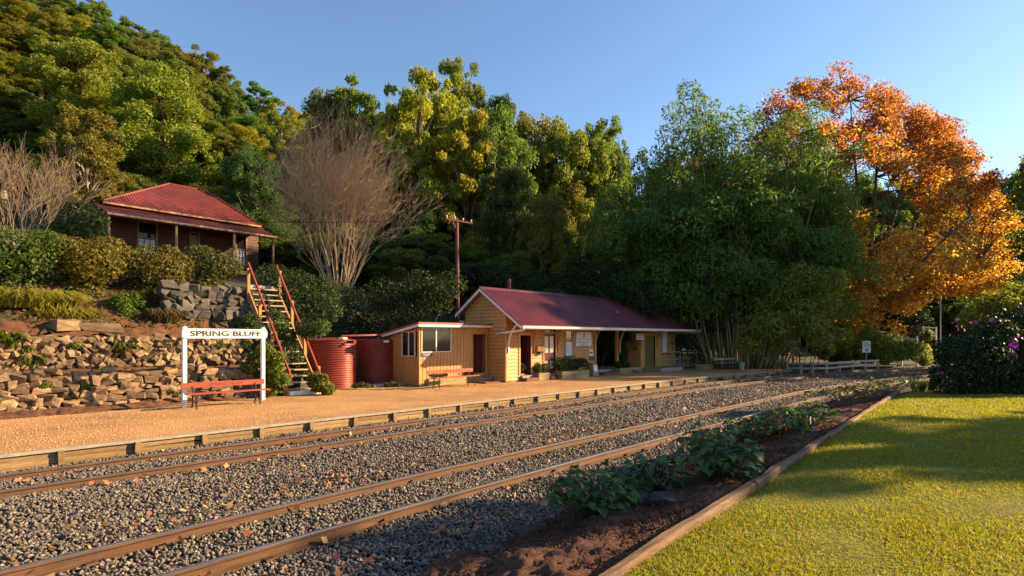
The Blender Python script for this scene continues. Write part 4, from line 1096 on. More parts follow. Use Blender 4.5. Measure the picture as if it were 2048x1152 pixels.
# verandah roof and main hipped roof
mb = MB(); corr(mb, -.12, HL + .15, -.22, EAVE - .01, VD + .05, EAVE + .78, .16, .02); mb.build('verandah_roof', 'house_roof_red', hs, local=True, smooth=True)
MB().box(-.12, HL + .15, -.25, -.21, EAVE - .1, EAVE + .0).build('verandah_gutter', 'house_trim', hs, local=True)
mb = MB(); mb.prism([(-.1, -.2, EAVE - .03), (-.1, VD, EAVE + .74), (-.1, VD, EAVE + .69), (-.1, -.2, EAVE - .07)], (0, 0, 0), (HL + .2, 0, 0)); mb.build('verandah_lining', 'house_trim', hs, local=True)
ye = VD - .35; rz_e = 3.12
yr = (ye + BD + .3) / 2
rl = hl(338, 369, yr); rr = hl(410, 381.5, yr); rzr = (rl.z + rr.z) / 2
XL, XR = hl(206, 396, ye).x, hl(522, 455, ye).x
def hip_slope(mb, x0, x1, y0, yr_, xa, xb, z0, z1, pitch=.16, amp=.022):
    k = int((x1 - x0) / pitch * 6); b = len(mb.v)
    for i in range(k + 1):
        x = x0 + (x1 - x0) * i / k; a = amp * math.sin(2 * math.pi * (x - x0) / pitch)
        t = 1.0
        if x < xa: t = (x - x0) / max(xa - x0, .01)
        if x > xb: t = (x1 - x) / max(x1 - xb, .01)
        mb.v.append((x, y0, z0 + a)); mb.v.append((x, y0 + (yr_ - y0) * t, z0 + (z1 - z0) * t + a))
    for i in range(k): q = b + i * 2; mb.f.append([q, q + 2, q + 3, q + 1]); mb.mi.append(0)
ra, rb = rl.x, rr.x
mb = MB(); hip_slope(mb, XL, XR, ye, yr, ra, rb, rz_e, rzr); mb.build('main_roof', 'house_roof_red', hs, local=True, smooth=True)
mb = MB(); yb = BD + .3
mb.add([(XL, ye, rz_e), (XL, yb, rz_e), (ra, yr, rzr), (rb, yr, rzr), (XR, ye, rz_e), (XR, yb, rz_e)], [(1, 0, 2), (4, 5, 3), (5, 1, 2, 3)]); mb.build('hip_slopes', 'house_roof_red', hs, local=True)
mb = MB()
for a, b in (((XL, ye, rz_e + .03), (ra, yr, rzr + .03)), ((rb, yr, rzr + .03), (XR, ye, rz_e + .03)), ((ra, yr, rzr + .03), (rb, yr, rzr + .03))): mb.tube([a, b], .06, 6)
mb.build('ridge_cap', 'house_roof_red', hs, local=True)
MB().box(XL, XR, ye - .06, ye - .005, rz_e - .12, rz_e - .02).build('fascia', 'house_trim', hs, local=True)
MB().box(XL + .05, XR - .05, ye, BD + .25, rz_e - .12, rz_e - .06).build('ceiling', 'house_trim', hs, local=True)
mb = MB()
for x in np.arange(.05, 3.0, .06): pass
MB().box(.06, 2.98, -.03, .03, .12, .2).build('balustrade_rail', 'cream_paint', hs, local=True)
# white banner with letters hanging at the verandah edge
q0 = hl(hcol(862), 497, -.12); q1 = hl(hcol(1000), 497, -.12)
bn = thing('verandah_banner', (h0 + hx * q0.x - hy * .12 + Vector((0, 0, 0))), 'white banner with black letters below the verandah post', 'sign', rz=HA)
bn.location.z = DECK - .55
MB().box(0, q1.x - q0.x, -.01, .01, .05, .68).build('cloth', 'blind', bn, local=True)
o = link('lettering', text_mesh('E S', .34, 1.0, .006), 'black_paint', bn); o.location = ((q1.x - q0.x) * .5, -.016, .42)

# ------------------------------------------------------------------ poles and wires
def ground(px, d_):
    q = at_depth(px, 675, d_); return Vector((q.x, q.y, tz(q.x, q.y)))
g0 = ground(915, 30.5); top = at_depth(914, 437, 30.5)
pp = thing('power_pole', g0, 'tall red-brown timber power pole with crossarm behind the station', 'pole')
MB().tube([g0 - Vector((0, 0, .3)), (g0 + top) / 2 + Vector((.03, 0, 0)), Vector((top.x, top.y, top.z))], [.115, .10, .08], 10).build('pole', 'pole_timber', pp, smooth=True)
ca, cb = at_depth(891, 437, 30.1), at_depth(945, 447, 30.9)
MB().bar(ca, cb, .08, .09).build('crossarm', 'pole_timber', pp)
for t_ in (.05, .35, .65, .95):
    q = ca.lerp(cb, t_); MB().lathe(q.x, q.y, [(.02, q.z + .05), (.02, q.z + .1), (.045, q.z + .11), (.045, q.z + .17), (.02, q.z + .2)], 8).build('insulator', 'blind', pp)
MB().bar(ca.lerp(cb, .25), Vector((top.x, top.y, top.z - .75)), .04, .04).build('brace', 'iron', pp)
def wire(name, label, a, b, sag, r=.012):
    a, b = Vector(a), Vector(b); pts = [a.lerp(b, k / 16) - Vector((0, 0, sag * 4 * (k / 16) * (1 - k / 16))) for k in range(17)]
    t = thing(name, a, label, 'wire'); MB().tube(pts, r, 4).build('strand', 'black_paint', t)
wire('power_line', 'thin dark wire running in front of the red house roof', ca.lerp(cb, .2) + Vector((0, 0, .2)), at_depth(-60, 372, 26), .9)
g0 = ground(1018, 31.5); top = at_depth(1018, 558, 31.5)
q = thing('stub_pole', g0, 'short red-brown pole showing above the station roof ridge', 'pole'); MB().tube([g0, top], [.13, .11], 9).build('pole', 'pole_timber', q)
# slim lamp standard far right
g0 = ground(1881, 56); top = at_depth(1880.5, 596, 56)
q = thing('lamp_standard', g0, 'slim grey lamp standard beyond the bank under the autumn tree', 'lamp')
MB().tube([g0, top], [.09, .06], 8).build('post', 'galvanised', q); MB().box(top.x - .3, top.x + .3, top.y - .1, top.y + .1, top.z - .02, top.z + .08).build('lamp_head', 'galvanised', q)
# striped marker pole by the small stair
q0 = at_z(1600, 724, 0); q1 = at_depth(1600, 672, (q0 - Vector((0, 0, 0))).dot(FWD))
t = thing('marker_pole', q0, 'thin red and white striped pole beside the garden steps', 'pole')
for k in range(6): MB().tube([q0.lerp(q1, k / 6), q0.lerp(q1, (k + 1) / 6)], .035, 8).build('band', 'rail_red' if k % 2 else 'white_paint', t)

# ------------------------------------------------------------------ low timber fence and far right things
FP = [(1574.6, 740.5), (1602, 741), (1625, 741), (1653, 740.5), (1679, 738), (1705, 735.5), (1731, 734), (1755.5, 733)]
fp = [at_z(x, y, -.02) for x, y in FP]
fp = [q if i else q for i, q in enumerate(fp)]
t = thing('low_timber_fence', fp[0], 'low weathered timber post and rail fence past the platform end', 'fence')
for i, q in enumerate(fp):
    hh_ = .52
    MB().box(q.x - .06, q.x + .06, q.y - .06, q.y + .06, -.3, q.z + hh_).build('fence_post', 'pale_timber', t)
    if i + 1 < len(fp):
        r = fp[i + 1]
        for z in (.43, .14): MB().bar(q + Vector((.0, -.075, z)), r + Vector((0, -.075, z)), .035, .13).build('fence_rail', 'pale_timber', t)
# trespass sign
qd = 42.0; g0 = at_depth(1733, 735, qd)
t = thing('warning_sign', (g0.x, g0.y, 0), 'white warning sign with red circle beside the low fence', 'sign', rz=TH - math.radians(90))
wS_ = 16.5 * qd / FPX; zs0 = CAMZ - (705 - HOR) / FPX * qd; zs1 = CAMZ - (682 - HOR) / FPX * qd
MB().box(-wS_ / 2, wS_ / 2, -.015, .015, zs0, zs1).build('panel', 'white_paint', t, local=True); MB().tube([(0, .04, -.3), (0, .04, zs1)], .03, 6).build('post', 'galvanised', t, local=True)
mb = MB()
for r in range(5):
    x = -wS_ * .36; random.seed(r + 40)
    while x < wS_ * .30: w_ = random.uniform(.04, .12); mb.box(x, x + w_, -.02, -.014, zs1 - .12 - r * .075 - .018, zs1 - .12 - r * .075 + .018); x += w_ + .03
mb.build('printed_lines', 'iron', t, local=True)
mb = MB(); zc = zs0 + .2
for k in range(20):
    a0, a1 = 2 * math.pi * k / 20, 2 * math.pi * (k + 1) / 20
    mb.add([(.14 * math.cos(a0), -.02, zc + .14 * math.sin(a0)), (.14 * math.cos(a1), -.02, zc + .14 * math.sin(a1)), (.105 * math.cos(a1), -.02, zc + .105 * math.sin(a1)), (.105 * math.cos(a0), -.02, zc + .105 * math.sin(a0))], [(0, 1, 2, 3)])
mb.bar((-.08, -.02, zc + .08), (.08, -.02, zc - .08), .03, .004); mb.build('red_ring', 'rail_red', t, local=True)
mb = MB(); mb.box(-.04, .04, -.021, -.017, zc - .07, zc + .05); mb.build('symbol', 'black_paint', t, local=True)
# garden steps with handrails under the bamboo
q0 = at_z(1592, 723, 0)
t = thing('garden_steps', q0, 'short timber garden steps with red handrails beyond the benches', 'stair')
dirv = (FWD * .8 + RGT * -.6).normalized(); sdv = Vector((-dirv.y, dirv.x, 0)) * -1
for k in range(6):
    c = q0 + dirv * (.3 * k) + Vector((0, 0, .17 * (k + 1))); MB().bar(c - sdv * .5, c + sdv * .5, .3, .06).build('tread', 'post_timber', t)
for s_ in (-1, 1):
    for k in (0, 1):
        c = q0 + dirv * (1.5 * k) + sdv * (.58 * s_); MB().tube([c + Vector((0, 0, -.1)), c + Vector((0, 0, 1.05 + .9 * k))], .06, 6).build('stair_post', 'post_timber', t)
    c = q0 + sdv * (.58 * s_); MB().bar(c + Vector((0, 0, .95)), c + dirv * 1.7 + Vector((0, 0, 1.95)), .06, .08).build('handrail', 'rail_red', t)
# white paddock fence beyond the bank
def white_fence(label, pts, d_, h_=1.1):
    P_ = [at_depth(x, y, d_) for x, y in pts]
    t = thing('white_fence', (P_[0].x, P_[0].y, P_[0].z - h_), label, 'fence', 'white rail fences on the far bank')
    for q in P_: MB().box(q.x - .06, q.x + .06, q.y - .06, q.y + .06, min(tz(q.x, q.y), q.z - h_), q.z + .05).build('fence_post', 'white_paint', t)
    for a, b in zip(P_, P_[1:]):
        for z in (-.05, -.5): MB().bar(a + Vector((0, -.08, z)), b + Vector((0, -.08, z)), .05, .12).build('fence_rail', 'white_paint', t)
white_fence('white rail fence on the bank left of the hanging autumn branch', [(1668, 656), (1690, 657), (1716, 659), (1745, 661), (1775, 664)], 50)
white_fence('white rail fence right of the hanging autumn branch', [(1792, 660), (1818, 658), (1845, 653), (1872, 655)], 54)
q = at_depth(1818, 685, 44); t = thing('blank_board', (q.x, q.y, 0), 'pale timber board on two white posts among the bank shrubs', 'sign')
a, b = at_depth(1803, 680, 44), at_depth(1834, 681, 44)
MB().bar(a + Vector((0, 0, .05)), b + Vector((0, 0, .05)), .05, .22).build('board', 'pale_timber', t)
for c in (a, b): MB().box(c.x - .06, c.x + .06, c.y - .06, c.y + .06, min(tz(c.x, c.y), c.z - .6), c.z + .3).build('post', 'white_paint', t)
# timber retaining rail beyond station
qa, qb = at_z(1352, 737, 0), at_z(1420, 735, 0)
t = thing('pale_rail_fence', qa, 'pale post and rail fence between the station and the benches', 'fence')
for k in range(4):
    c = qa.lerp(qb, k / 3) + Vector((0, .5, 0)); MB().box(c.x - .05, c.x + .05, c.y - .05, c.y + .05, -.1, .82).build('fence_post', 'pale_timber', t)
for z in (.76, .25): MB().bar(qa + Vector((0, .43, z)), qb + Vector((0, .43, z)), .04, .12 if z > .5 else .4).build('fence_rail', 'pale_timber', t)
q = at_z(1483, 739, 0); t = thing('litter_bin', q, 'small green bin at the end of the pale bench', 'bin'); MB().lathe(q.x, q.y, [(.17, 0), (.2, .44), (.21, .46), (.18, .47), (.17, .1)], 14).build('body', 'galvanised', t)

# ------------------------------------------------------------------ trees
def crown_proto(seed, kind):
    """crown and trunk meshes about 10 m high overall, 5-6 m wide"""
    rng = np.random.default_rng(seed); cents = []; rad = []
    if kind == 'euc':      # separate rounded clumps, open between
        nC, zz = 150, (3.0, 9.6)
    elif kind == 'dense':
        nC, zz = 190, (1.4, 9.5)
    else:                  # layered, flat clumps
        nC, zz = 110, (2.8, 9.6)
    for i in range(nC):
        t = (i + .5) / nC; z = zz[0] + (zz[1] - zz[0]) * t
        rmax = 2.75 * math.sin(math.pi * (.16 + .74 * t)) ** .6
        a = rng.uniform(0, 2 * math.pi); r = rmax * rng.uniform(.25, 1.08)
        cents.append((r * math.cos(a), r * math.sin(a), z + rng.uniform(-.8, .6)))
        s_ = rng.uniform(.22, .62) * (1.12 if kind == 'dense' else 1.0)
        rad.append(np.array([s_ * rng.uniform(.9, 1.3), s_ * rng.uniform(.9, 1.3), s_ * (.75 if kind == 'flat' else 1.1)]))
    V = blob_leaves(cents, rad, 235 if kind != 'dense' else 215, .19, .095, rng, shell=.15, droop=.3 if kind == 'euc' else 0, jit=1.5, lowcut=-.8)
    cr = quadmesh('crown', V, 'leaf')
    mb = MB(); mb.tube([(0, 0, -1.5), (.1, 0, 2), (0, .1, 5), (.05, 0, 8.2)], [.24, .2, .13, .04], 7)
    for i in range(0, nC, 4):
        c = cents[i]; z0 = max(2.2, c[2] - 2.2); mb.tube([(0, 0, z0), (c[0] * .5, c[1] * .5, z0 + (c[2] - z0) * .6), c], [.09, .06, .02], 5)
    return cr, mb.mesh('trunk')
PROTO = {k: [crown_proto(31 + i + 10 * j, k) for i in range(3)] for j, k in enumerate(('euc', 'dense', 'flat'))}
for k in PROTO:
    for q in PROTO[k]: q[1].materials.append(M['pale_bark' if k == 'euc' else 'bark'])
PALETTE = {'golden': (.205, .205, .028), 'olive': (.155, .175, .028), 'green': (.115, .16, .03), 'dark': (.06, .10, .025), 'yellow': (.265, .275, .03), 'lime': (.17, .22, .03), 'bronze': (.23, .175, .04)}
TREES = 0
def tree(px, ytop, d_, wpx, kind, colour, label, group, name='forest_tree', v=None, lift=None):
    global TREES
    g_ = ground(px, d_); top = CAMZ - (ytop - HOR) / FPX * d_; H = max(top - g_.z, 3.0); W = wpx * d_ / FPX
    cr, tk = PROTO[kind][TREES % 3 if v is None else v]; TREES += 1
    t = thing(name, g_, label, 'tree', group)
    s = W / 5.6; sz_ = min(H / 9.9, s * 1.45); off = H - 9.9 * sz_
    rz = random.uniform(0, 6.28)
    c = link('crown', cr, None, t); c.scale = (s, s, sz_); c.location = (0, 0, off); c.rotation_euler = (0, 0, rz)
    jit = lambda x: x * random.uniform(.85, 1.18)
    b = PALETTE[colour]; c.color = (jit(b[0]), jit(b[1]), b[2], 1)
    k = link('trunk', tk, None, t); k.scale = (s, s, H / 9.9); k.rotation_euler = (0, 0, rz)
    return t
SKY = [(-200, -60), (0, -40), (120, -25), (215, 5), (300, 40), (380, 95), (440, 115), (500, 150), (560, 195), (620, 235), (700, 235), (800, 230), (900, 240), (1000, 270), (1060, 300), (1130, 285), (1200, 280), (1260, 300), (1340, 300), (1480, 300), (1600, 320), (1800, 350), (2048, 350), (2200, 340)]
def sky_y(px): return float(np.interp(px, [q[0] for q in SKY], [q[1] for q in SKY]))
random.seed(5)
def zone(px):
    return 'above the house' if px < 480 else ('behind the bare tree' if px < 860 else ('behind the station' if px < 1230 else ('behind the bamboo' if px < 1600 else 'behind the autumn tree')))
FOREST = {}
def row(x0, x1, step, d_, dy, cols, kinds, where, wmul=1.25, jy=26):
    x = x0
    while x < x1:
        px = x + random.uniform(-.25, .25) * step
        colour = random.choice(cols); kind = random.choice(kinds)
        lab = f'{colour} {dict(euc="gum tree", dense="bushy tree", flat="spreading tree")[kind]} {where} {zone(px)}'
        t = tree(px, sky_y(px) + dy + random.uniform(-jy, jy), d_ * random.uniform(.94, 1.06), step * wmul * random.uniform(.85, 1.3), kind, colour, lab, 'forest trees on the hillside')
        FOREST.setdefault(lab, []).append((px, t)); x += step
gc = ['golden', 'olive', 'golden', 'olive', 'green']; mc = ['olive', 'green', 'golden', 'golden']; dc = ['green', 'dark', 'olive']
row(-130, 640, 54, 112, 10, ['olive', 'green', 'olive', 'golden'], ['euc', 'euc', 'flat'], 'on the skyline', 1.5, jy=20)
row(-130, 640, 58, 94, 62, gc, ['euc', 'dense'], 'high on the hillside', 1.6)
row(-130, 640, 62, 80, 115, gc, ['dense', 'euc'], 'halfway up the hill', 1.7)
row(-130, 640, 66, 68, 170, gc, ['dense', 'euc'], 'midway down the hill', 1.7)
row(-130, 620, 70, 58, 225, mc, ['dense', 'euc'], 'low on the slope', 1.7)
row(-100, 600, 76, 50, 285, mc, ['dense'], 'at the slope foot', 1.6)
row(-80, 640, 84, 44, 345, ['green', 'olive', 'dark'], ['dense', 'euc'], 'close in', 1.5, 16)
row(620, 1260, 54, 88, 0, ['olive', 'green', 'olive'], ['euc', 'flat'], 'on the skyline', 1.6, jy=18)
row(600, 1240, 60, 72, 60, ['olive', 'golden', 'green'], ['euc', 'dense'], 'halfway up the hill', 1.7)
row(600, 1240, 64, 60, 120, ['green', 'olive', 'golden'], ['dense', 'euc'], 'low on the slope', 1.7)
row(560, 1260, 70, 50, 180, ['olive', 'green', 'dark'], ['dense'], 'at the slope foot', 1.6)
row(560, 1280, 76, 41, 245, ['dark', 'green', 'green'], ['dense'], 'close in', 1.6)
row(560, 1300, 76, 36, 310, ['dark', 'dark', 'green'], ['dense'], 'nearest', 1.5)
row(1240, 2160, 80, 95, 10, ['dark', 'green', 'olive'], ['euc', 'dense'], 'on the skyline', 1.6)
row(1240, 2160, 90, 80, 100, ['dark', 'green'], ['dense'], 'halfway up the hill', 1.7)
row(1560, 2200, 90, 66, 190, ['dark', 'dark', 'green'], ['dense'], 'low on the slope', 1.6)
ORD = ['first', 'second', 'third', 'fourth', 'fifth', 'sixth', 'seventh', 'eighth', 'ninth', 'tenth']
for lab, ts in FOREST.items():
    if len(ts) > 1:
        for k, (px, t) in enumerate(sorted(ts, key=lambda q: q[0])): t['label'] = lab + ', ' + ORD[min(k, 9)] + ' from left'
# trees one can single out
tree(722, 172, 60, 170, 'flat', 'olive', 'broad olive-crowned tree on the skyline right of the bare tree', 'forest trees on the hillside')
tree(835, 158, 52, 190, 'flat', 'yellow', 'tall mustard-yellow tree rising above the power pole', 'forest trees on the hillside')
tree(935, 228, 50, 170, 'flat', 'yellow', 'mustard-yellow tree right of the tall yellow one', 'forest trees on the hillside')
tree(775, 225, 56, 130, 'flat', 'golden', 'golden spreading tree left of the tall yellow one', 'forest trees on the hillside')
tree(918, 138, 66, 120, 'euc', 'olive', 'tallest dark gum on the skyline above the yellow trees', 'forest trees on the hillside', v=1)
tree(1000, 196, 66, 100, 'euc', 'dark', 'dark open-crowned gum right of the tallest one', 'forest trees on the hillside', v=2)
tree(1140, 258, 58, 150, 'euc', 'olive', 'pale-trunked gum behind the middle of the station roof', 'forest trees on the hillside', v=0)
tree(1205, 255, 60, 110, 'euc', 'lime', 'lime green feathery tree left of the bamboo', 'forest trees on the hillside', v=1)
tree(1085, 400, 40, 120, 'dense', 'olive', 'rounded olive tree close behind the station roof', 'forest trees on the hillside')
tree(1010, 330, 44, 130, 'dense', 'dark', 'dark rounded tree right of the power pole', 'forest trees on the hillside')
tree(160, 90, 52, 180, 'dense', 'golden', 'large golden-leafed tree at the upper left', 'forest trees on the hillside')
tree(330, 150, 50, 200, 'dense', 'lime', 'large bright green tree behind the house roof', 'forest trees on the hillside')
tree(170, 235, 40, 150, 'euc', 'olive', 'olive open-crowned tree left of the house', 'forest trees on the hillside')
tree(500, 300, 38, 120, 'dense', 'dark', 'dark shaded tree at the right end of the house', 'forest trees on the hillside')

tree(1060, 245, 60, 150, 'dense', 'olive', 'olive tree filling the dip right of the dark gum', 'forest trees on the hillside')
tree(665, 190, 64, 140, 'dense', 'olive', 'bushy olive tree on the skyline above the bare tree', 'forest trees on the hillside')
tree(880, 190, 60, 160, 'dense', 'golden', 'golden bushy tree on the skyline above the power pole', 'forest trees on the hillside')
tree(1000, 240, 52, 150, 'dense', 'green', 'green bushy tree right of the mustard-yellow ones', 'forest trees on the hillside')

# ---- bare fan-shaped trees
def bare_tree(name, label, base, H, spread, stems, seed, fork=4, lean=0.0, r0=.07, size=(8, 7)):
    rng = random.Random(seed); t = thing(name, base, label, 'tree', 'leafless trees'); mb = MB(); tw = MB()
    def grow(p, d_, ln, r, lev, out):
        pts = [p]; rr = [r]; q = Vector(p); dd = Vector(d_)
        for k in range(3):
            dd = (dd + Vector((rng.gauss(0, .10), rng.gauss(0, .10), rng.gauss(.03, .07)))).normalized(); q = q + dd * ln / 3; pts.append(Vector(q)); rr.append(r * (1 - .22 * (k + 1)))
        (mb if lev < 2 else tw).tube(pts, rr, 5 if lev < 2 else 3, cap=False)
        if lev < fork:
            for k in range(rng.choice((2, 3, 3)) if lev else 3):
                nd = (dd + Vector((rng.gauss(0, .38), rng.gauss(0, .38), rng.gauss(.12, .22)))).normalized(); src = pts[rng.choice((2, 3, 3))]
                grow(src, nd, ln * rng.uniform(.55, .85), max(rr[-1] * .75, .008), lev + 1, out)
    for k in range(stems):
        a = rng.uniform(0, 6.283); o_ = rng.uniform(0, 1) ** .6 * spread
        grow(Vector(base) + Vector((math.cos(a) * .4, math.sin(a) * .4, -.1)), Vector((math.cos(a) * o_ + lean, math.sin(a) * o_, 1)).normalized(), H * rng.uniform(.30, .42), r0 * rng.uniform(.6, 1.1), 0, None)
    A = np.array(mb.v + tw.v) - np.array(base); hq = np.percentile(A[:, 2], 98.5); wq = np.percentile(np.hypot(A[:, 0], A[:, 1]), 97)
    k3 = (size[0] / 2 / wq, size[0] / 2 / wq, size[1] / hq)
    for q in (mb, tw): q.v = [(base[0] + (x - base[0]) * k3[0], base[1] + (y - base[1]) * k3[1], base[2] + (z - base[2]) * k3[2]) for x, y, z in q.v]
    mb.build('limbs', 'twig', t, smooth=True); tw.build('twigs', 'twig', t)
    return t
g_ = ground(680, 31.5)
bare_tree('bare_tree', 'large leafless fan-shaped tree on the bank above the tanks', (g_.x, g_.y, g_.z), 8, .70, 48, 3, 5, r0=.045, size=(9.4, CAMZ + (675 - 272) / FPX * 31.5 - g_.z))
g_ = ground(40, 25.5)
bare_tree('bare_tree', 'leafless branching tree at the left edge beside the house', (g_.x, g_.y, g_.z), 5.0, .9, 22, 8, 4, .0, r0=.045, size=(6.2, 5.0))

# ---- bamboo clump
bq = ground(1455, 40); bt = thing('bamboo_clump', (bq.x, bq.y, 0), 'tall dense dark green bamboo clump beyond the station', 'bamboo')
rng = np.random.default_rng(77)
mb = MB(); cents = []; rads = []
TOPS = [(1235, 400), (1280, 330), (1330, 270), (1370, 185), (1400, 225), (1440, 235), (1480, 260), (1530, 300), (1580, 245), (1625, 215), (1655, 270), (1700, 310), (1660, 420), (1600, 370), (1550, 380), (1420, 340), (1345, 330), (1300, 420), (1260, 500), (1690, 440), (1500, 330), (1390, 205), (1355, 225), (1420, 215), (1460, 235), (1500, 245), (1545, 265), (1605, 235), (1640, 245), (1315, 300), (1575, 300), (1670, 345)]
for i, (tx, ty) in enumerate(TOPS):
    d_ = 40 + rng.uniform(-3.0, 2.5); top = at_depth(tx, ty, d_)
    bs = bq + (at_depth(1470 + (tx - 1455) * .32, 675, d_) - at_depth(1455, 675, 40)) ; bs.z = tz(bs.x, bs.y)
    for k in range(3):
        o_ = Vector(rng.normal(size=3) * .35); o_.z = 0; tp = top + Vector(rng.normal(size=3) * .5) - Vector((0, 0, .5))
        mid = bs.lerp(tp, .55) + Vector((0, 0, 1.0)) - (tp - bs) * Vector((.12, .12, 0)).length * 0
        mb.tube([bs + o_, bs.lerp(mid, .6) + o_, mid + o_ * .6, tp], [.06, .055, .045, .012], 5, cap=False)
    zlow = max(3.2, top.z * .22)
    for k in range(9):
        f = k / 9; p = bs.lerp(top, 1 - f * .8); z = top.z - (top.z - zlow) * f
        spread_ = .25 + 1.5 * f
        cents.append((p.x + rng.normal() * spread_, p.y + rng.normal() * spread_, z)); s_ = .85 + .85 * min(1, f * 1.6) * rng.uniform(.6, 1.1)
        rads.append(np.array([s_ * 1.1, s_ * 1.1, s_ * .8]))
for k in range(150):     # the drooping skirt
    px = rng.uniform(1200, 1690); py = rng.uniform(390, 690 if k % 3 == 0 else 640); p = at_depth(px, py, (39 if py < 640 else 41.5) + rng.uniform(-3.5 if py < 640 else -.6, 2)); cents.append(tuple(p)); s_ = rng.uniform(.8, 1.5); rads.append(np.array([s_, s_, s_ * .8]))
mb.build('culms', 'culm', bt)
V = blob_leaves([np.array(c) for c in cents], rads, 430, .34, .085, rng, shell=.6, droop=.9, jit=.75)
me = quadmesh('foliage', V - np.array(ORG[bt.name]), 'leaf'); o = link('foliage', me, None, bt); o.color = (.10, .165, .03, 1)
# bare culms standing at the foot
for i in range(26):
    px = rng.uniform(1412, 1500) if i < 18 else rng.uniform(1530, 1570); q = ground(px, 38.2 + rng.uniform(-.8, 1)); top = at_depth(px + rng.uniform(-14, 14), rng.uniform(560, 610), 38.5)
    MB().tube([q, q.lerp(top, .5) + Vector((.05, 0, 0)), top], [.05, .045, .035], 5).build('culm', 'culm', bt)
for (x0, y0, x1, y1) in ((1500, 360, 1485, 480), (1560, 400, 1530, 470), (1590, 370, 1555, 480), (1520, 380, 1490, 430), (1235, 265, 1245, 350), (1465, 385, 1470, 440)):
    a, b = at_depth(x0, y0, 36.5), at_depth(x1, y1, 36.8); MB().tube([b, (a + b) / 2 + Vector((.06, 0, .05)), a], [.05, .035, .012], 4).build('dead_culm', 'pale_bark', bt)
# lighter leafy tree at the bamboo's right foot
rng2 = np.random.default_rng(5)
def leafy(name, label, cat, pts, d_, colour, per, L, W_, mat='leaf', group=None, rs=(.6, 1.1), rng=rng2, shell=.4, flat=.8, droop=0.0, stems=True, jd=.6, n=None):
    cs = []; rd = []
    for (px, py, rpx) in pts:
        if n: d_ = n / (RGT.y * (px - 1024) / FPX + FWD.y)
        p = at_depth(px, py, d_ + rng.uniform(-jd, jd)); cs.append(np.array(p)); r = rpx * d_ / FPX; rd.append(np.array([r, r, r * flat]))
    c0 = np.mean(cs, 0); gz = tz(c0[0], c0[1]); t = thing(name, (c0[0], c0[1], min(gz, min(c[2] for c in cs))), label, cat, group)
    V = blob_leaves(cs, rd, per, L, W_, rng, shell=shell, droop=droop, jit=.75, lowcut=-1)
    o = link('foliage', quadmesh('foliage', V - np.array(ORG[t.name]), mat), None, t); o.color = (*colour, 1)
    if stems:
        mb = MB()
        for c in cs: mb.tube([(c0[0] + (c[0] - c0[0]) * .6, c0[1] + (c[1] - c0[1]) * .6, min(gz, c[2] - .3) - .1), tuple(c)], [.035, .012], 4, cap=False)
        mb.build('stems', 'bark', t)
    return t
leafy('leafy_tree', 'pale green leafy tree hanging over the right pale bench', 'tree', [(1560, 590, 42), (1600, 560, 45), (1640, 600, 40), (1590, 630, 42), (1540, 650, 38), (1570, 690, 26), (1500, 690, 26), (1620, 650, 34), (1665, 560, 32), (1530, 610, 34), (1510, 650, 30), (1640, 680, 26)], 35.2, (.19, .215, .035), 800, .22, .11, 'leaf_bright')

# ---- big autumn plane tree
aq = ground(1735, 48); at_ = thing('autumn_tree', aq, 'large spreading tree with orange and red autumn leaves', 'tree')
rng = np.random.default_rng(21); mb = MB()
OUT = [(1500, 230), (1530, 195), (1570, 170), (1640, 150), (1690, 128), (1740, 160), (1790, 185), (1840, 220), (1900, 235), (1935, 290), (1985, 330), (2005, 400), (2035, 470), (2040, 540), (1990, 590), (1920, 590), (1880, 560), (1800, 630), (1740, 640), (1670, 640), (1640, 590), (1660, 480)]
cx, cy = 1765, 420
cs = []; rd = []
from math import atan2
angs = sorted([(atan2(y - cy, x - cx), math.hypot(x - cx, y - cy)) for x, y in OUT])
AA = np.array([a for a, _ in angs]); RR = np.array([r for _, r in angs]); AA = np.concatenate([AA - 2 * np.pi, AA, AA + 2 * np.pi]); RR = np.concatenate([RR, RR, RR])
tips = []
for k in range(760):
    a = rng.uniform(-np.pi, np.pi); r = np.interp(a, AA, RR) * rng.uniform(.15, 1) ** .55 * .97
    px, py = cx + r * math.cos(a), cy + r * math.sin(a)
    depth = 48 + rng.normal() * 5.0 * math.sqrt(max(.05, 1 - (r / np.interp(a, AA, RR)) ** 2))
    p = at_depth(px, py, depth); cs.append(np.array(p)); s_ = rng.uniform(.4, 1.3); rd.append(np.array([s_, s_, s_ * .8])); tips.append(p)
fork = aq + Vector((0, 0, 5.0))
mb.tube([aq - Vector((0, 0, .4)), aq + Vector((.1, 0, 2.5)), fork], [.55, .42, .36], 10)
limbs = []
for (lx, ly) in ((1700, 200), (1760, 230), (1830, 280), (1890, 330), (1940, 430), (1960, 520), (1620, 260), (1570, 260), (1650, 340), (1850, 470), (1690, 480), (1780, 360)):
    e_ = at_depth(lx, ly, 48 + rng.normal() * 3); m1 = fork.lerp(e_, .35) + Vector((0, 0, -.6)); m2 = fork.lerp(e_, .7) + Vector((0, 0, -.2)); mb.tube([fork, m1, m2, e_], [.26, .17, .09, .03], 6); limbs.append([fork, m1, m2, e_])
mb.build('trunk', 'bark', at_, smooth=True)
mb = MB()
for p in tips:
    best = min((q for l_ in limbs for q in (l_[1], l_[2], l_[3], (l_[1] + l_[2]) / 2, (l_[2] + l_[3]) / 2)), key=lambda q: (q - p).length); m_ = best.lerp(p, .5) + Vector(rng.normal(size=3) * .25); mb.tube([best, m_, p], [.06, .035, .012], 4, cap=False)
mb.build('branches', 'bark', at_)
V = blob_leaves(cs, rd, 150, .19, .16, rng, shell=.0, jit=1.6, lowcut=-1)
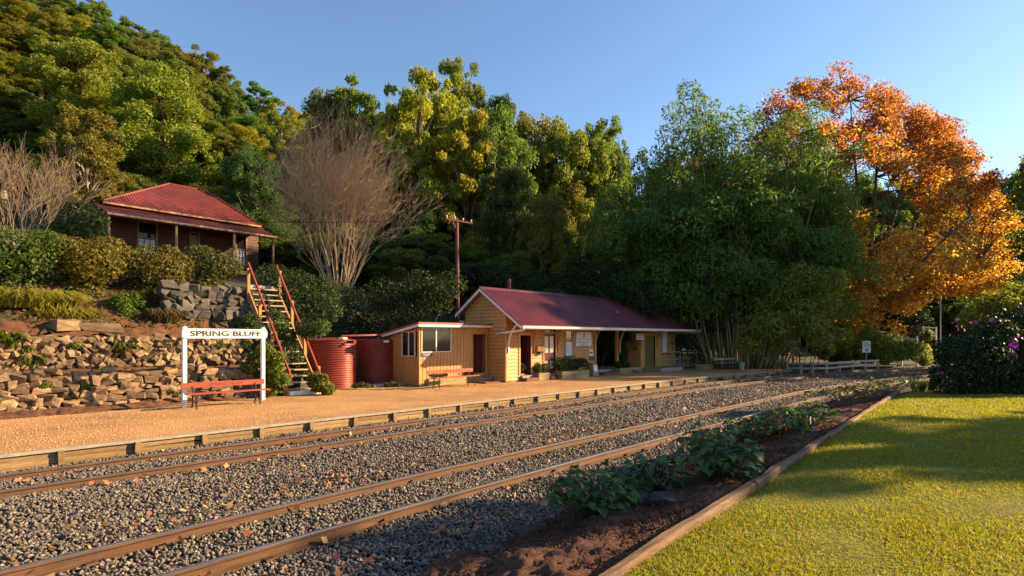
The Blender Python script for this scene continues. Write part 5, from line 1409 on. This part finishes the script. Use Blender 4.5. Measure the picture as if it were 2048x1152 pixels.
# hanging lower twigs with leaves
hang = []
for (px, py) in ((1655, 600), (1640, 630), (1650, 655), (1700, 650), (1745, 640), (1790, 655), (1800, 675), (1660, 570), (1720, 620), (1830, 600), (1870, 580), (1905, 570)):
    hang.append(np.array(at_depth(px, py, 46 + rng.normal())))
V = np.concatenate([V, blob_leaves(hang, [np.array([.9, .9, .9])] * len(hang), 190, .21, .18, rng, shell=.05, jit=1.4, lowcut=-1)])
mixv = (V.mean(1)[:, 2] - 13.5) / 6.0 + rng.normal(size=len(V)) * .55 > 0       # redder leaves towards the top, golden ones below
o = link('foliage', quadmesh('foliage', V[mixv] - np.array(ORG[at_.name]), 'leaf_autumn'), None, at_); tag(o, 'rusty red and orange upper leaves')
o = link('foliage', quadmesh('foliage', V[~mixv] - np.array(ORG[at_.name]), 'leaf_golden'), None, at_); tag(o, 'golden orange lower leaves')

# ------------------------------------------------------------------ shrubs and ground plants
# row of shrubs on the bank in front of the house
HB = [((20, 506, 62), (70, 531, 55), (-30, 526, 60), (40, 575, 45), (90, 491, 40)), ((150, 516, 52), (190, 531, 50), (215, 506, 42), (165, 575, 40), (120, 496, 36)), ((262, 534, 46), (300, 522, 40), (325, 542, 42), (285, 575, 36)), ((350, 536, 40), (338, 508, 22), (345, 575, 30)), ((425, 534, 42), (400, 516, 34), (455, 536, 30), (420, 575, 34))]
HLAB = ['bright green broad shrub at the left end of the bank hedge', 'golden green rounded shrub left below the house verandah', 'yellowing shrub below the house window', 'shrub with upright tip below the middle verandah post', 'dull green round shrub nearest the stair top']
HC = [(.075, .115, .018), (.15, .125, .02), (.13, .11, .02), (.125, .105, .022), (.085, .09, .022)]
for i, pts in enumerate(HB): leafy('bank_shrub', HLAB[i], 'shrub', pts, 0, HC[i], 1500, .12, .065, 'leaf', 'shrubs along the top of the bank', shell=.5, jd=.4, n=24.9)
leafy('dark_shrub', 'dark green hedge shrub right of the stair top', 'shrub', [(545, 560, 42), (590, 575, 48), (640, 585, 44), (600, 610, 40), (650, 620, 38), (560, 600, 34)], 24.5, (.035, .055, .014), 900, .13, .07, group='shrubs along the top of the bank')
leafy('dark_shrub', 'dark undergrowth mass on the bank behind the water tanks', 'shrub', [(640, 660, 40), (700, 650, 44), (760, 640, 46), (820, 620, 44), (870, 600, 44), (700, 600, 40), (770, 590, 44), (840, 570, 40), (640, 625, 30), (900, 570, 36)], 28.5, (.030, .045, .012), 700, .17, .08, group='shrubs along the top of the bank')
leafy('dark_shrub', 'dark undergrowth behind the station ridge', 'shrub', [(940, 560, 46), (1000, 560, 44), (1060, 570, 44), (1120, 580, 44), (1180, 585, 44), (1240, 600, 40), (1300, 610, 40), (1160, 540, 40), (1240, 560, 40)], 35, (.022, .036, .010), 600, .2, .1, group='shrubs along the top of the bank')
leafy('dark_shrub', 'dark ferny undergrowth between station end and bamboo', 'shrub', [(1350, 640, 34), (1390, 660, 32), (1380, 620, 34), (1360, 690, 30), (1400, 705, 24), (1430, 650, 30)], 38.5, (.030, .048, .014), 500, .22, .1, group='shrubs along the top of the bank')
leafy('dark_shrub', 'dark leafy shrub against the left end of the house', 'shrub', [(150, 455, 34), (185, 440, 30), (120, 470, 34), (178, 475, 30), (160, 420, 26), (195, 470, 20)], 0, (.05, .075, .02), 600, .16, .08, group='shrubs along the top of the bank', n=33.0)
# grass tufts and ferns on the bank
def tuft(name, label, px, py, nn, rad, n_, L, colour, cat, mat='leaf_bright', group='small plants on the bank', wid=.02, arch=.8):
    c = at_n(px, py, nn) if nn > 0 else at_depth(px, py, -nn); t = thing(name, c, label, cat, group); rng = np.random.default_rng(int(px * 7 + py))
    a = rng.uniform(0, 2 * np.pi, n_); rr = rad * np.sqrt(rng.random(n_)); b = np.stack([rr * np.cos(a), rr * np.sin(a) * .6, rng.uniform(-.1, .05, n_)], 1)
    out = unit(np.stack([np.cos(a), np.sin(a), np.full(n_, .0)], 1) + .5 * rng.normal(size=(n_, 3)) * np.array([1, 1, 0]))
    ln = L * rng.uniform(.6, 1.2, (n_, 1)); mid = b + out * ln * .3 + np.array([0, 0, 1]) * ln * .7; tip = b + out * ln * (.75 + .3 * arch) + np.array([0, 0, 1]) * ln * (.75 - .55 * arch)
    sd_ = np.cross(out, [0, 0, 1.0]) * wid
    V = np.concatenate([np.stack([b - sd_, b + sd_, mid + sd_, mid - sd_], 1), np.stack([mid - sd_, mid + sd_, tip + sd_ * .1, tip - sd_ * .1], 1)])
    o = link('blades', quadmesh('blades', V, mat), None, t); o.color = (*colour, 1)
    return t
tuft('grass_tuft', 'long arching grass hanging over the upper stone wall at left', 60, 612, 23.4, 1.2, 1300, .62, (.27, .25, .035), 'grass', arch=.7)
tuft('grass_tuft', 'arching grass clump right of the long grass on the bank', 130, 640, 22.9, .7, 420, .5, (.25, .23, .035), 'grass', arch=.7)
tuft('grass_tuft', 'dry grass tuft on the bank left of the grey rubble', 330, 640, 22.6, .5, 300, .5, (.13, .10, .03), 'grass')
tuft('grass_tuft', 'tall grass blades on the bank below the rounded shrub', 320, 600, 23.6, .35, 160, .55, (.14, .14, .03), 'grass')
leafy('fern', 'bright feathery green fern bush in the middle of the bank', 'fern', [(245, 605, 24), (255, 630, 22), (270, 600, 22), (240, 645, 12)], 0, (.10, .155, .02), 1100, .10, .035, 'leaf_bright', 'small plants on the bank', stems=False, jd=.2, n=23.2)
for (px, py, lab) in ((245, 705, 'green fern growing between the stones of the upper wall'), (20, 690, 'fern patch at the left edge of the upper wall'), (60, 735, 'small leafy fern over the terrace soil at left')):
    tuft('fern', lab, px, py, 21.15, .16, 70, .48, (.13, .15, .02), 'fern', wid=.035, arch=.7)
for i, (px, py, lab) in enumerate(((95, 770, 'small weed in the low wall at left'), (172, 770, 'small green weed in the joints of the low wall'), (335, 780, 'small weed near the left sign post'), (405, 715, 'small weed among the rubble behind the name board'), (478, 745, 'leafy weed on the terrace near the right sign post'), (60, 700, 'weed in the upper wall near the left edge'), (150, 690, 'weed high in the upper wall left of the fern'), (300, 715, 'weed low in the upper wall right of the fern'), (330, 690, 'weed in the upper wall just left of the name sign'), (440, 690, 'weed behind the middle of the name sign'), (20, 730, 'trailing weed on the terrace at the left edge'), (200, 735, 'trailing weed on the terrace below the fern'))):
    leafy('wall_weed', lab, 'weed', [(px, py, 9), (px + 8, py + 4, 7), (px - 8, py + 3, 7)], 0, (.13, .16, .025), 60, .07, .05, 'leaf_bright', 'small plants on the bank', stems=False, jd=.1, n=20.0 if i < 3 else 21.2)
cu = RNG.uniform(-1, 8.8, 5200); cn = RNG.uniform(22.1, 25.2, 5200); C = np.stack([cu, cn, terr(cu, cn) + .12 + RNG.uniform(0, .12, 5200)], 1)
C = C[(np.sin(cu * 1.9 + 1) + np.sin(cn * 2.7 + cu) + RNG.normal(size=5200) * .6) > -.3]
V = leafquads(C, np.tile([0, -.5, 1.0], (len(C), 1)), .12, .06, jit=.9)
o = link('bank_ground_cover', quadmesh('bank_ground_cover', V, 'leaf')); o.color = (.13, .125, .03, 1); tag(o, 'low leafy ground cover over the soil of the bank', 'ground cover', kind='stuff')
# creepers round the stair foot
leafy('creeper', 'bright green creeper left of the stair foot behind the sign', 'creeper', [(545, 735, 22), (560, 760, 22), (540, 780, 16), (520, 755, 20), (500, 735, 18), (555, 715, 16), (530, 700, 18), (510, 715, 16), (470, 745, 14)], 19.6, (.12, .155, .02), 420, .095, .075, 'leaf_bright', 'creepers at the stair', stems=False, jd=.3)
leafy('creeper', 'bright green creeper right of the stair foot beside the tank', 'creeper', [(640, 770, 20), (655, 778, 16), (628, 755, 14), (645, 755, 12)], 20.6, (.15, .165, .02), 420, .095, .075, 'leaf_bright', 'creepers at the stair', stems=False, jd=.2)
leafy('creeper', 'dark creeper on the bank under the right stair rail', 'creeper', [(590, 720, 20), (600, 740, 18), (580, 690, 18), (575, 670, 18), (610, 660, 20), (640, 655, 22), (560, 650, 18), (550, 630, 16)], 21.6, (.055, .085, .018), 350, .10, .07, 'leaf', 'creepers at the stair', stems=False, jd=.2)
leafy('creeper', 'dark green ground cover left of the stair below the grey rubble', 'creeper', [(500, 640, 16), (480, 650, 14), (515, 660, 16), (490, 690, 14), (505, 700, 16)], 20.8, (.06, .085, .02), 350, .09, .06, 'leaf', 'creepers at the stair', stems=False, jd=.15)
for (px, py, lab) in ((722, 770, 'low weeds at the foot of the two tanks'), (785, 768, 'weeds between the right tank and the ledge')):
    leafy('wall_weed', lab, 'weed', [(px - 12, py + 2, 7), (px, py, 8), (px + 12, py + 1, 7)], 22.6, (.07, .10, .02), 110, .07, .05, 'leaf', stems=False, jd=.1)
# shrubs in the planter boxes
PLB = ['round dark shrub in the square planter at the station corner', 'clipped dark shrub in the planter between the doors', 'leafy dark shrubs in the long planter under the window', 'clipped green shrub in the planter by the bay post', 'flowering low plants in the planter behind the bench', 'sparse weeds in the old planter under the bamboo']
for i, (u0, u1, n0, n1, z, bh) in enumerate(PLANTERS):
    rng = np.random.default_rng(300 + i); nm = max(2, int((u1 - u0) / .35)); cs = []; rd = []
    for k in range(nm * 2):
        r = bh * .42 * rng.uniform(.8, 1.15); cs.append(np.array([u0 + (u1 - u0) * (k + .5) / (nm * 2), (n0 + n1) / 2 + rng.uniform(-.12, .12), z + bh * rng.uniform(.3, .62)])); rd.append(np.array([r * 1.1, r, r]))
    t = thing('planter_shrub', ((u0 + u1) / 2, (n0 + n1) / 2, z - .05), PLB[i], 'shrub', 'shrubs in the planter boxes')
    V = blob_leaves(cs, rd, 330 if bh > .35 else 120, .085, .04, rng, shell=.45, jit=.8, lowcut=-1)
    o = link('foliage', quadmesh('foliage', V - np.array(ORG[t.name]), 'leaf'), None, t); o.color = ((.045, .062, .02, 1), (.04, .055, .018, 1), (.05, .068, .02, 1), (.045, .075, .02, 1), (.06, .085, .025, 1), (.06, .07, .02, 1))[i]
    MB().tube([((u0 + u1) / 2, (n0 + n1) / 2, z - .06), ((u0 + u1) / 2, (n0 + n1) / 2, z + bh * .6)], .02, 5).build('stem', 'bark', t)
# bank shrubs on the far right, leaf colours raised in place of blocked sunlight
RB = [('bank_tree', 'sunlit-coloured shrub mass on the bank between steps and white fence', 'shrub', [(1690, 690, 34), (1740, 700, 30), (1790, 700, 30), (1840, 705, 26), (1650, 700, 26), (1720, 670, 22)], 46.5, (.27, .27, .05)),
      ('fern_bank', 'sunlit-coloured ferns and shrubs on the bank behind the warning sign', 'shrub', [(1640, 690, 26), (1680, 680, 26), (1720, 690, 28), (1760, 690, 28), (1700, 705, 22), (1660, 710, 18), (1740, 670, 22), (1780, 680, 22)], 44.5, (.25, .26, .045)),
      ('leafy_shrub', 'rounded green shrub right of the warning sign', 'shrub', [(1790, 705, 24), (1820, 700, 26), (1840, 712, 18), (1770, 715, 18), (1850, 725, 10)], 42.8, (.19, .23, .04)),
      ('palm_shrub', 'bright yellow-green palm-like shrub by the garden steps', 'shrub', [(1640, 690, 16), (1655, 700, 14), (1630, 700, 12), (1648, 712, 10)], 39.5, (.24, .22, .03)),
      ('fern_bank', 'low ferns behind the low timber fence', 'shrub', [(1690, 712, 14), (1670, 715, 12), (1720, 712, 14), (1750, 712, 14)], 43, (.13, .14, .025)),
      ('dark_conifer', 'dark bushy tree behind the white fence at right', 'tree', [(1830, 630, 26), (1820, 605, 20), (1845, 650, 22), (1840, 600, 16)], 58, (.05, .08, .03)),
      ('grass_mound', 'grey-green tussock right of the hanging autumn branch', 'shrub', [(1830, 665, 18), (1850, 670, 16)], 46, (.11, .115, .05))]
for (nm, lab, ct, pts, d_, colr) in RB: leafy(nm, lab, ct, pts, d_, colr, 650, .26, .11, 'leaf_bright', 'plants on the far bank', stems=False, shell=.3)
# flowering bush at the right of the lawn
BC = [(1950, 715, 62), (2010, 700, 72), (2070, 700, 80), (1920, 745, 50), (1980, 755, 60), (2040, 765, 60), (1990, 668, 40), (2050, 660, 50), (1905, 700, 34), (2100, 740, 80), (1890, 768, 26), (2000, 655, 38), (2055, 640, 46), (1950, 785, 34), (2010, 790, 40), (2060, 800, 40)]
leafy('bougainvillea', 'large dark rounded bush with purple flowers beside the lawn', 'shrub', BC, 17.2, (.028, .048, .012), 2300, .085, .055, 'leaf_glossy', shell=.75, jd=.5, rng=np.random.default_rng(91))
bo = bpy.data.objects['bougainvillea']; rng = np.random.default_rng(9)
fl = []
for (px, py, r, k) in ((2030, 690, 15, 30), (2040, 668, 10, 8), (1900, 680, 18, 4), (1925, 650, 22, 5), (1960, 640, 22, 4), (2000, 625, 25, 4), (1890, 745, 6, 2)):
    for q in range(k):
        fl.append(np.array(at_depth(px + rng.normal() * r * .6, py + rng.normal() * r * .5, 16.0 + rng.uniform(-.25, .25))))
fl = np.array(fl); V = leafquads(fl, np.tile(-np.array(FWD), (len(fl), 1)), .09, .08, jit=.8, rng=rng); o = link('flowers', quadmesh('flowers', V - np.array(ORG[bo.name]), 'petal'), None, bo); o['kind'] = 'stuff'
leafy('yellow_shrub', 'sunlit yellow-green shrub rising behind the purple-flowered bush', 'shrub', [(1960, 625, 30), (2000, 605, 34), (2040, 595, 36), (2080, 600, 40), (1935, 640, 22), (2015, 580, 20)], 19.5, (.20, .205, .02), 620, .12, .07, 'leaf_bright', shell=.2, rng=np.random.default_rng(92))
tuft('flower_weed', 'pink-flowered weeds at the near foot of the dark bush', 1845, 778, -18.5, .5, 120, .4, (.10, .13, .03), 'weed', group='small plants by the lawn')

# leafy plants of the garden bed: every large leaf is a piece
def leaf_mesh(seed):
    rng = random.Random(seed); mb = MB(); k = 5; L = 1.0; rows_ = []
    wds = [.05, .30, .42, .36, .20, .02]
    for i in range(k + 1):
        x = L * i / k; z = .22 * math.sin(math.pi * i / k * .9) - .25 * (i / k) ** 2; w_ = wds[i] * rng.uniform(.85, 1.15)
        rows_.append([(x, -w_, z + .10 * rng.uniform(.5, 1.4)), (x, 0, z), (x, w_, z + .10 * rng.uniform(.5, 1.4))])
    for i in range(k): mb.add(rows_[i] + rows_[i + 1], [(0, 3, 4, 1), (1, 4, 5, 2)])
    me = mb.mesh('leaf'); me.materials.append(M['leaf_glossy']); me.polygons.foreach_set('use_smooth', [True] * len(me.polygons)); return me
LEAVES = [leaf_mesh(k) for k in range(6)]
random.seed(99)
def broad_plant(label, u, t_, size, nl, colour, hgt=.3):
    p = bed_at(u, t_); t = thing('broadleaf_plant', p, label, 'plant', 'leafy plants in the garden bed')
    st_ = MB()
    for k in range(int(nl * 1.3)):
        a = random.uniform(0, 6.283); r = size * random.uniform(.05, .95) ** .7; h_ = hgt * random.uniform(.35, 1.15) * (1.15 - .55 * r / size) + .04
        q = Vector((math.cos(a) * r, math.sin(a) * r, h_)); st_.tube([(q.x * .2, q.y * .2, -.03), (q.x * .7, q.y * .7, h_ * .75), tuple(q)], .005, 3, cap=False)
        o = link('leaf', random.choice(LEAVES), None, t); o.location = q; s_ = random.uniform(.10, .20); o.scale = (s_, s_, s_)
        o.rotation_euler = (random.uniform(-.5, .5), random.uniform(-.3, .55), a + random.uniform(-.9, .9)); c_ = random.uniform(.75, 1.25); o.color = (colour[0] * c_, colour[1] * c_, colour[2], 1)
    st_.build('stems', 'leaf_glossy', t, local=True); t.children[-1].color = (.08, .10, .03, 1)
    return t
G1 = (.06, .115, .03)
def bed_ut(px, py, z=.0):
    q = at_z(px, py, z); u = q.x; o_ = min(4.35 + .12 * (min(max(u, 0), 14) - 3.7), 5.75) - float(bend(u)); e = edge_pt(u); return u, min(max((q.y - e) / (o_ - e), .05), .98)
for (px, py, s_, nl, lab, hg) in ((1185, 1020, .42, 80, 'nearest broadleaf plant at the ballast edge of the bed', .42), (1305, 985, .34, 54, 'middle broadleaf plant between the rocks and the track', .34), (1430, 985, .48, 84, 'broadleaf plant spilling over the timber edging', .46), (1412, 895, .34, 42, 'small upright plant beside the dry gravel patch', .42), (1495, 880, .36, 44, 'leafy plant left in the second clump along the edging', .34), (1560, 875, .5, 64, 'leafy plant middle in the second clump along the edging', .34), (1620, 868, .42, 52, 'leafy plant right in the second clump along the edging', .34), (1680, 800, .7, 60, 'sunlit leafy plant by the far bend of the edging', .36), (1740, 797, .6, 44, 'leafy plant past the end log of the edging', .3), (1790, 788, .6, 44, 'last low plant where edging meets the lawn crest', .3)):
    u, t_ = bed_ut(px, py, .1); broad_plant(lab, u, t_, s_ * (1.12 if px < 1650 else 1.3), nl, G1 if px < 1650 else (.12, .15, .025), hg * 1.15)
# dry seed heads between plants and track
for (px, py, lab) in ((1250, 935, 'thin dry seed heads behind the nearest plants'), (1330, 905, 'purple-brown dry stems behind the middle plants'), (1530, 835, 'wispy dry stems near the track behind the second clump')):
    u, t_ = bed_ut(px, py, -.1); p = bed_at(u, .8); t = thing('dry_stems', p, lab, 'dry plant', 'dry stems in the garden bed'); mb = MB()
    for k in range(46):
        a = random.uniform(0, 6.28); r = random.uniform(0, .4); b = (math.cos(a) * r, math.sin(a) * r, -.05); tp = (b[0] * 1.5 + random.gauss(0, .06), b[1] * 1.5 + random.gauss(0, .06), random.uniform(.2, .5)); mb.tube([b, tp], [.004, .002], 3, cap=False)
        for j in range(3): mb.tube([tp, (tp[0] + random.gauss(0, .04), tp[1] + random.gauss(0, .04), tp[2] + random.uniform(0, .05))], .006, 3)
    mb.build('stems', 'twig', t, local=True)

# fallen leaves on the ballast
rng = np.random.default_rng(55)
u = rng.uniform(-1, 55, 16000); o_ = rng.uniform(4.6, 13.2, 16000)
dens = .10 + .9 * np.exp(-((o_ - 8.15 + .25 * np.sin(u)) / .42) ** 2) + .35 * np.exp(-((o_ - 10.7) / .25) ** 2) + .25 * np.exp(-((o_ - 5.4) / .5) ** 2) + .5 * sstep(u, 22, 34)
kp = rng.random(16000) < dens * .8
u = u[kp]; o_ = o_[kp]; C = np.stack([u, o_ - bend(u), -.222 + rng.uniform(-.02, .02, len(u))], 1); ok, d = inview(C); C = C[ok]; d = d[ok]
V = leafquads(C, np.tile([0, 0, 1.0], (len(C), 1)), .10, .075, jit=.7, rng=rng)
tag(link('fallen_leaves', quadmesh('fallen_leaves', V, 'leaf_litter')), 'scattered brown and orange fallen leaves on the ballast', 'leaves', kind='stuff')

# trees just outside the right of the frame whose shade falls on the lawn, bed and station roof
def shade_tree(loc, H, W, kind, v, label, colour='green'):
    g_ = Vector((loc[0], loc[1], tz(*loc))); cr, tk = PROTO[kind][v]; t = thing('garden_tree', g_, label, 'tree', 'garden trees beyond the lawn'); s = W / 5.6
    c = link('crown', cr, None, t); c.scale = (s, s, min(H / 9.9, s * 1.75)); c.location = (0, 0, H - 9.9 * min(H / 9.9, s * 1.75)); c.color = (*PALETTE[colour], 1)
    k = link('trunk', tk, None, t); k.scale = (s, s, H / 9.9)
shade_tree((26.8, -9.8), 9.5, 5.7, 'euc', 0, 'garden tree right of the lawn shading its middle')
shade_tree((61.5, -3.8), 22, 11, 'euc', 2, 'tall gum beyond the lawn shading the station roof')
print('objects', len(bpy.data.objects))
